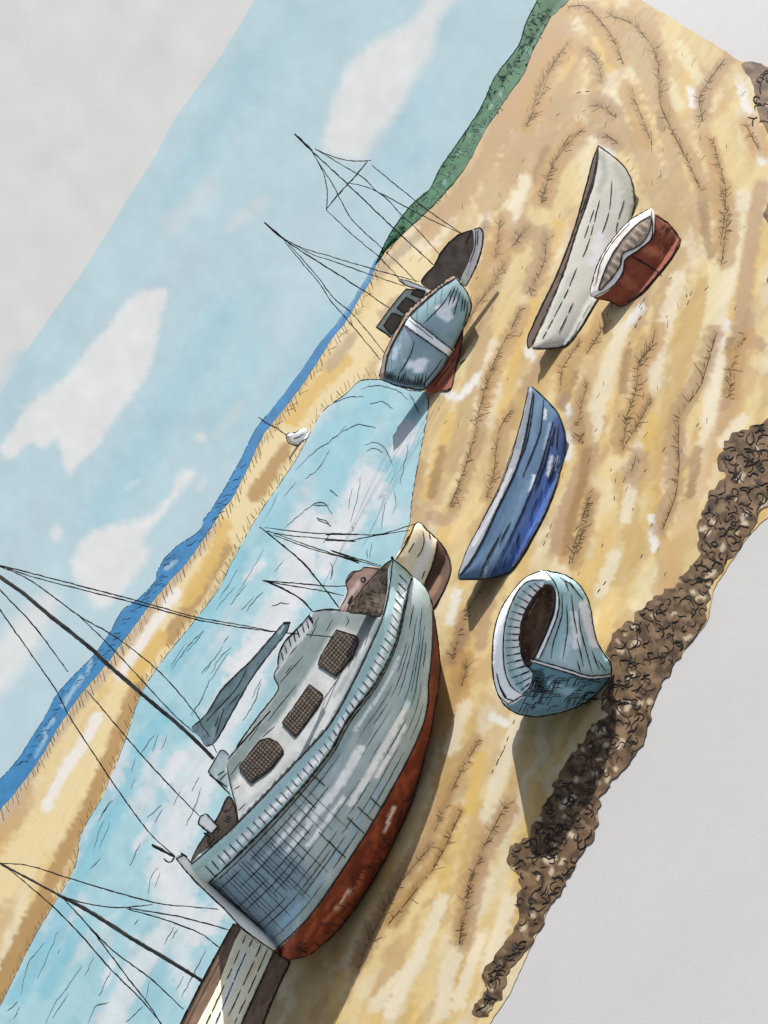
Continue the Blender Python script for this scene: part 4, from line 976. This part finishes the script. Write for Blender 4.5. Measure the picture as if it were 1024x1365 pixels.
for l, w, c, a in [(zK(690, 300, 712, 420, 690, 520), 14, (44, 72, 130), .5), (zK(600, 560, 560, 700, 480, 860), 8, (40, 66, 120), .6), (zK(640, 620, 580, 800, 500, 980), 16, (68, 104, 182), .7), (zK(480, 1000, 400, 1140), 14, (60, 90, 160), .7), (zK(350, 1150, 300, 1220), 10, (52, 72, 120), .7),
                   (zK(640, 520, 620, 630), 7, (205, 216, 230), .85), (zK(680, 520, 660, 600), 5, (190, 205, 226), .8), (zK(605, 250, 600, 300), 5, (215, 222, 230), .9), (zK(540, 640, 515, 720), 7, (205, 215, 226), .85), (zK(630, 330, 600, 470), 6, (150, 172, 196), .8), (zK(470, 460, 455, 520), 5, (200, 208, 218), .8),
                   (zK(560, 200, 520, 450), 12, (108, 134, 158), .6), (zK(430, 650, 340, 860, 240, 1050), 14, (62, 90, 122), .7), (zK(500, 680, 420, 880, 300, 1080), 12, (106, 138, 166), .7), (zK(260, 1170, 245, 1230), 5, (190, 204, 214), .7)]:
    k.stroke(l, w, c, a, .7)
for l in (zK(540, 150, 520, 300, 490, 450, 420, 620), zK(595, 180, 570, 380, 470, 640), zK(650, 310, 580, 560, 520, 720, 420, 950, 330, 1130, 285, 1230), zK(350, 960, 270, 1100, 220, 1230), zK(400, 900, 330, 1040), zK(640, 400, 600, 560, 540, 720), zK(660, 340, 640, 460), zK(680, 330, 670, 480), zK(560, 900, 480, 1060, 400, 1190), zK(690, 640, 620, 800), zK(330, 1000, 230, 1180)):
    k.ink(l, 1.5, bp2, .02, taper=.6)
for i in range(18):
    t = random.random(); x, y = 690-t*330, 500+t*640
    k.ink(zK(x, y, x-20, y+random.uniform(50, 110)), .8, bp2, .018, smooth=False)
k.ink(zK(525, 110, 600, 180, 680, 275, 715, 370, 723, 430, 715, 520), 2., bp2, .02); k.ink(zK(700, 570, 650, 740, 590, 880, 520, 1010, 470, 1100, 390, 1200, 280, 1237, 100, 1247), 2., bp2, .02)
BB.part(k, 'hull')
k = MB(G_L*1.3); pl = zK(507, 115, 480, 240, 440, 400, 400, 540, 340, 700, 230, 910, 140, 1080, 92, 1212, 102, 1222, 200, 1080, 320, 830, 430, 600, 470, 470, 500, 330, 532, 140)
k.patch(pl, bp2, (178, 186, 196), step=2.5, d=.03, thick=.3); k.stroke(zK(400, 600, 300, 830, 180, 1040), 6, (222, 224, 228), .9); k.stroke(zK(510, 150, 480, 330, 440, 470), 7, (140, 152, 166), .7)
k.ink(pl[:8], 1.7, bp2, .04); k.ink(pl[8:], 1.4, bp2, .04); k.ink(zK(430, 420, 340, 680, 200, 960), .9, bp2, .045)
BB.part(k, 'rail')

# ================================================================== ROUND GREY DINGHY
GD = Thing('dinghy', (770, 940), 'rounded grey green dinghy with white rim and dark inside, next to the seaweed', 'boat')
go = zL(440, 140, 560, 165, 650, 220, 710, 310, 735, 400, 760, 550, 800, 640, 850, 710, 860, 780, 820, 850, 730, 940, 640, 990, 530, 1025, 400, 1047, 290, 1032, 215, 990, 165, 920, 130, 800, 123, 650, 140, 500, 180, 380, 260, 260, 340, 180)
opening = zL(440, 205, 340, 212, 270, 290, 210, 440, 190, 600, 200, 760, 240, 860, 310, 910, 355, 865, 378, 780, 400, 680, 470, 530, 515, 400, 525, 290, 500, 215)
hole = zL(442, 235, 370, 320, 310, 440, 290, 570, 310, 680, 345, 742, 390, 665, 430, 600, 470, 480, 505, 370, 510, 290, 490, 238)
gp = facing((800, 924), lean=14); gp.floor = .03
gi = inflate(go, .45, 60); gho = curve(hole, 5, True); goo = curve(opening, 5, True)
def gd(q):
    d = gi(q)
    k1 = np.clip(segdist(q, goo)/16, 0, 1)*pip(q, goo)
    k2 = np.clip(segdist(q, gho)/6, 0, 1)*pip(q, gho)
    return d-.25*k1-.35*k2
gp.dfun = gd
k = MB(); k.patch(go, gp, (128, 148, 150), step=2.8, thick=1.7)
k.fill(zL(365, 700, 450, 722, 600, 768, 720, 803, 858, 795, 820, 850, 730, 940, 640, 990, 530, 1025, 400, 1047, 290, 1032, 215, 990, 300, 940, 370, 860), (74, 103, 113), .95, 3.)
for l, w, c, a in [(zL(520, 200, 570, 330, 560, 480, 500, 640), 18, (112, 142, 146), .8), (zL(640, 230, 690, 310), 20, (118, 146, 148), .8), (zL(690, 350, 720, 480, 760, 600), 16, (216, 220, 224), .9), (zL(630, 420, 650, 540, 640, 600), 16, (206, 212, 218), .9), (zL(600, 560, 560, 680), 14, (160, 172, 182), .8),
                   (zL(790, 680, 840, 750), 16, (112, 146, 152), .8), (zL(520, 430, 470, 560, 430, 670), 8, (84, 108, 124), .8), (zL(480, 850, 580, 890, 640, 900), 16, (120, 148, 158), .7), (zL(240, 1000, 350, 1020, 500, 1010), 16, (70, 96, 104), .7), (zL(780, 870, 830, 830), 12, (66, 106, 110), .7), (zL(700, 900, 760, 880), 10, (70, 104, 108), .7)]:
    k.stroke(l, w, c, a, .8)  # the palest strokes are highlights painted into the dinghy's colour
for l in (zL(555, 280, 555, 420, 500, 600, 490, 690), zL(585, 350, 590, 500, 560, 700), zL(615, 290, 630, 420, 650, 540), zL(660, 380, 670, 500, 710, 650, 745, 780), zL(650, 560, 690, 740), zL(540, 180, 620, 240, 690, 330), zL(600, 210, 640, 260), zL(570, 200, 600, 270), zL(780, 700, 830, 770), zL(740, 640, 790, 760), zL(650, 700, 670, 770)):
    k.ink(l, 1.3, gp, .02, taper=.6)
for i in range(70):
    x, y = random.uniform(300, 760), random.uniform(760, 1000)
    if y < 770+ (x-380)*.1 or y > 1040-max(0, x-450)*.25: continue
    k.ink(zL(x, y, x+random.uniform(30, 70), y+random.uniform(-6, 10)), .9, gp, .02, smooth=False)
    k.ink(zL(x, y, x-random.uniform(15, 35), y+random.uniform(30, 70)), .8, gp, .02, smooth=False)
for i in range(14): k.ink(zL(375+i, 760+i*9, 440+i*2, 755+i*10), .9, gp, .02, smooth=False)
k.ink(go+go[:1], 2.4, gp, .015)
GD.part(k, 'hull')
k = MB(); ring = zL(445, 140, 340, 180, 260, 260, 180, 380, 140, 500, 123, 650, 130, 800, 165, 920, 225, 975, 320, 915, 240, 862, 200, 760, 190, 600, 210, 440, 270, 290, 340, 212, 440, 203, 505, 225, 522, 290, 512, 400, 465, 530, 395, 683, 415, 690, 480, 545, 532, 400, 535, 290, 505, 205)
k.patch(ring, gp, (222, 224, 224), step=2.5, d=.05, thick=.25, wob=.2); k.stroke(zL(330, 200, 260, 280, 200, 400), 5, (150, 166, 168), .7); k.stroke(zL(420, 160, 470, 190, 510, 230), 8, (120, 150, 152), .7)
for l in (ring[:9], zL(445, 140, 505, 205, 535, 290, 532, 400, 480, 545, 415, 690), zL(440, 203, 340, 212, 270, 290, 210, 440, 190, 600, 200, 760, 240, 862, 320, 915), zL(165, 850, 200, 930, 250, 950), zL(150, 780, 165, 850, 210, 930), zL(225, 970, 320, 915), zL(510, 280, 505, 400, 450, 540, 390, 670)):
    k.ink(l, 1.6, gp, .065)
GD.part(k, 'rim')
k = MB(); lining = zL(440, 205, 340, 212, 270, 290, 210, 440, 190, 600, 200, 760, 240, 860, 310, 910, 355, 865, 376, 780, 345, 742, 310, 680, 290, 570, 310, 440, 370, 320, 440, 235)
k.patch(lining, gp, (150, 170, 172), step=2.5, d=.03, thick=.08)
for a, b_ in ((.0, .9),):
    outer, inner = zL(400, 210, 330, 230, 270, 300, 215, 440, 192, 600, 205, 760, 245, 850, 310, 905), zL(440, 240, 375, 320, 312, 440, 292, 570, 312, 680, 345, 745, 372, 790, 350, 860)
    wl = lerpc(outer, inner, .72, 60); 
    k.stroke([tuple(p) for p in wl], 11, (214, 222, 222), .85, .6)
    k.stroke([tuple(p) for p in lerpc(outer, inner, .25, 60)], 9, (116, 142, 146), .7, .6)
    for u in np.linspace(.03, .97, 17):
        p, q = lerpc(outer, inner, .1, 101)[int(u*100)], lerpc(outer, inner, .95, 101)[int(u*100)]
        k.ink([tuple(p*.5+q*.5), tuple(q)], 1.6, gp, .045, smooth=False); k.ink([tuple(p), tuple(p*.5+q*.5)], .9, gp, .045, smooth=False)
k.ink(zL(345, 742, 376, 780, 355, 865, 310, 910), 1.7, gp, .045)
GD.part(k, 'lining')
k = MB(); k.patch(hole, gp, (88, 68, 54), step=2.5, d=.02, thick=.05); k.mottle(.8, 9, seed=2., tint=(50, 38, 31)); k.stroke(zL(440, 400, 400, 560, 370, 660), 12, (118, 94, 76), .6); k.stroke(zL(470, 250, 480, 320), 8, (52, 40, 34), .7)
k.ink(hole+hole[:1], 1.7, gp, .03)
GD.part(k, 'inside')
k = MB(); pl = zL(360, 690, 450, 714, 600, 757, 720, 795, 858, 788, 855, 805, 720, 815, 600, 780, 450, 735, 362, 708); k.patch(pl, gp, (196, 208, 208), step=2.4, d=.05, thick=.12, wob=.2); k.ink(pl[:5], 1.7, gp, .06); k.ink(pl[5:], 1.5, gp, .06)
GD.part(k, 'keel')

# ================================================================== BUOY
BU = Thing('buoy', zI(230, 1262)[0], 'small white mooring buoy with a thin leaning pole on the far sand spit', 'buoy')
bm = facing(zI(230, 1262)[0]); pl = zI(165, 1205, 182, 1190, 210, 1192, 240, 1176, 285, 1168, 275, 1222, 250, 1240, 230, 1262, 180, 1245)
bm.dfun = inflate(pl, .6, 8)
k = MB(); k.patch(pl, bm, (224, 218, 212), step=1.6, thick=1.2); k.stroke(zI(175, 1210, 190, 1240, 225, 1258), 5, (120, 98, 78), .8); k.stroke(zI(200, 1195, 240, 1180), 3, (130, 108, 88), .7)
k.ink(pl[:4], 1.2, bm, .05); k.ink(pl[5:]+pl[:1], 1.7, bm, .05); k.ink(zI(205, 1225, 235, 1215, 265, 1195), 1.2, bm, .05)
BU.part(k, 'float')
BU.rope('pole', zI(18, 1108, 70, 1145, 120, 1170, 168, 1205), 1.8, bm, .1)

# ================================================================== LIGHT AND CAMERA
w = bpy.data.worlds.new('World'); sc.world = w; w.use_nodes = True
N, L = w.node_tree.nodes, w.node_tree.links
st = N.new('ShaderNodeTexSky'); st.sky_type = 'NISHITA'; st.sun_disc = False
st.sun_elevation = SUN_EL; st.sun_rotation = SUN_AZ
hs = N.new('ShaderNodeHueSaturation'); hs.inputs['Saturation'].default_value = SKY_SAT
L.new(st.outputs[0], hs.inputs['Color']); L.new(hs.outputs[0], N['Background'].inputs['Color']); N['Background'].inputs['Strength'].default_value = SKY_W
ld = bpy.data.lights.new('sun', 'SUN'); ld.energy = SUN_W; ld.angle = math.radians(.5); ld.color = (1., .95, .87)
lo = bpy.data.objects.new('sun', ld); col.objects.link(lo)
sd = Vector((math.cos(SUN_EL)*math.sin(SUN_AZ), math.cos(SUN_EL)*math.cos(SUN_AZ), math.sin(SUN_EL)))
lo.rotation_euler = sd.to_track_quat('Z', 'Y').to_euler()
lo.location = (20, 20, 30)

cd = bpy.data.cameras.new('camera'); cam = bpy.data.objects.new('camera', cd); col.objects.link(cam)
cd.sensor_fit = 'AUTO'; cd.sensor_width = 36; cd.lens = FPX/H*36; cd.clip_end = 40000; cd.clip_start = .05
X = R2[0]*Rw+U2[0]*Uw; Y = -(R2[1]*Rw+U2[1]*Uw); Zc = -Fw
cam.matrix_world = Matrix(((X[0], Y[0], Zc[0], CAM[0]), (X[1], Y[1], Zc[1], CAM[1]), (X[2], Y[2], Zc[2], CAM[2]), (0, 0, 0, 1)))
sc.camera = cam
sc.view_settings.view_transform = 'Standard'; sc.view_settings.look = 'None'
sc.view_settings.exposure = EXPO; sc.view_settings.gamma = 1.
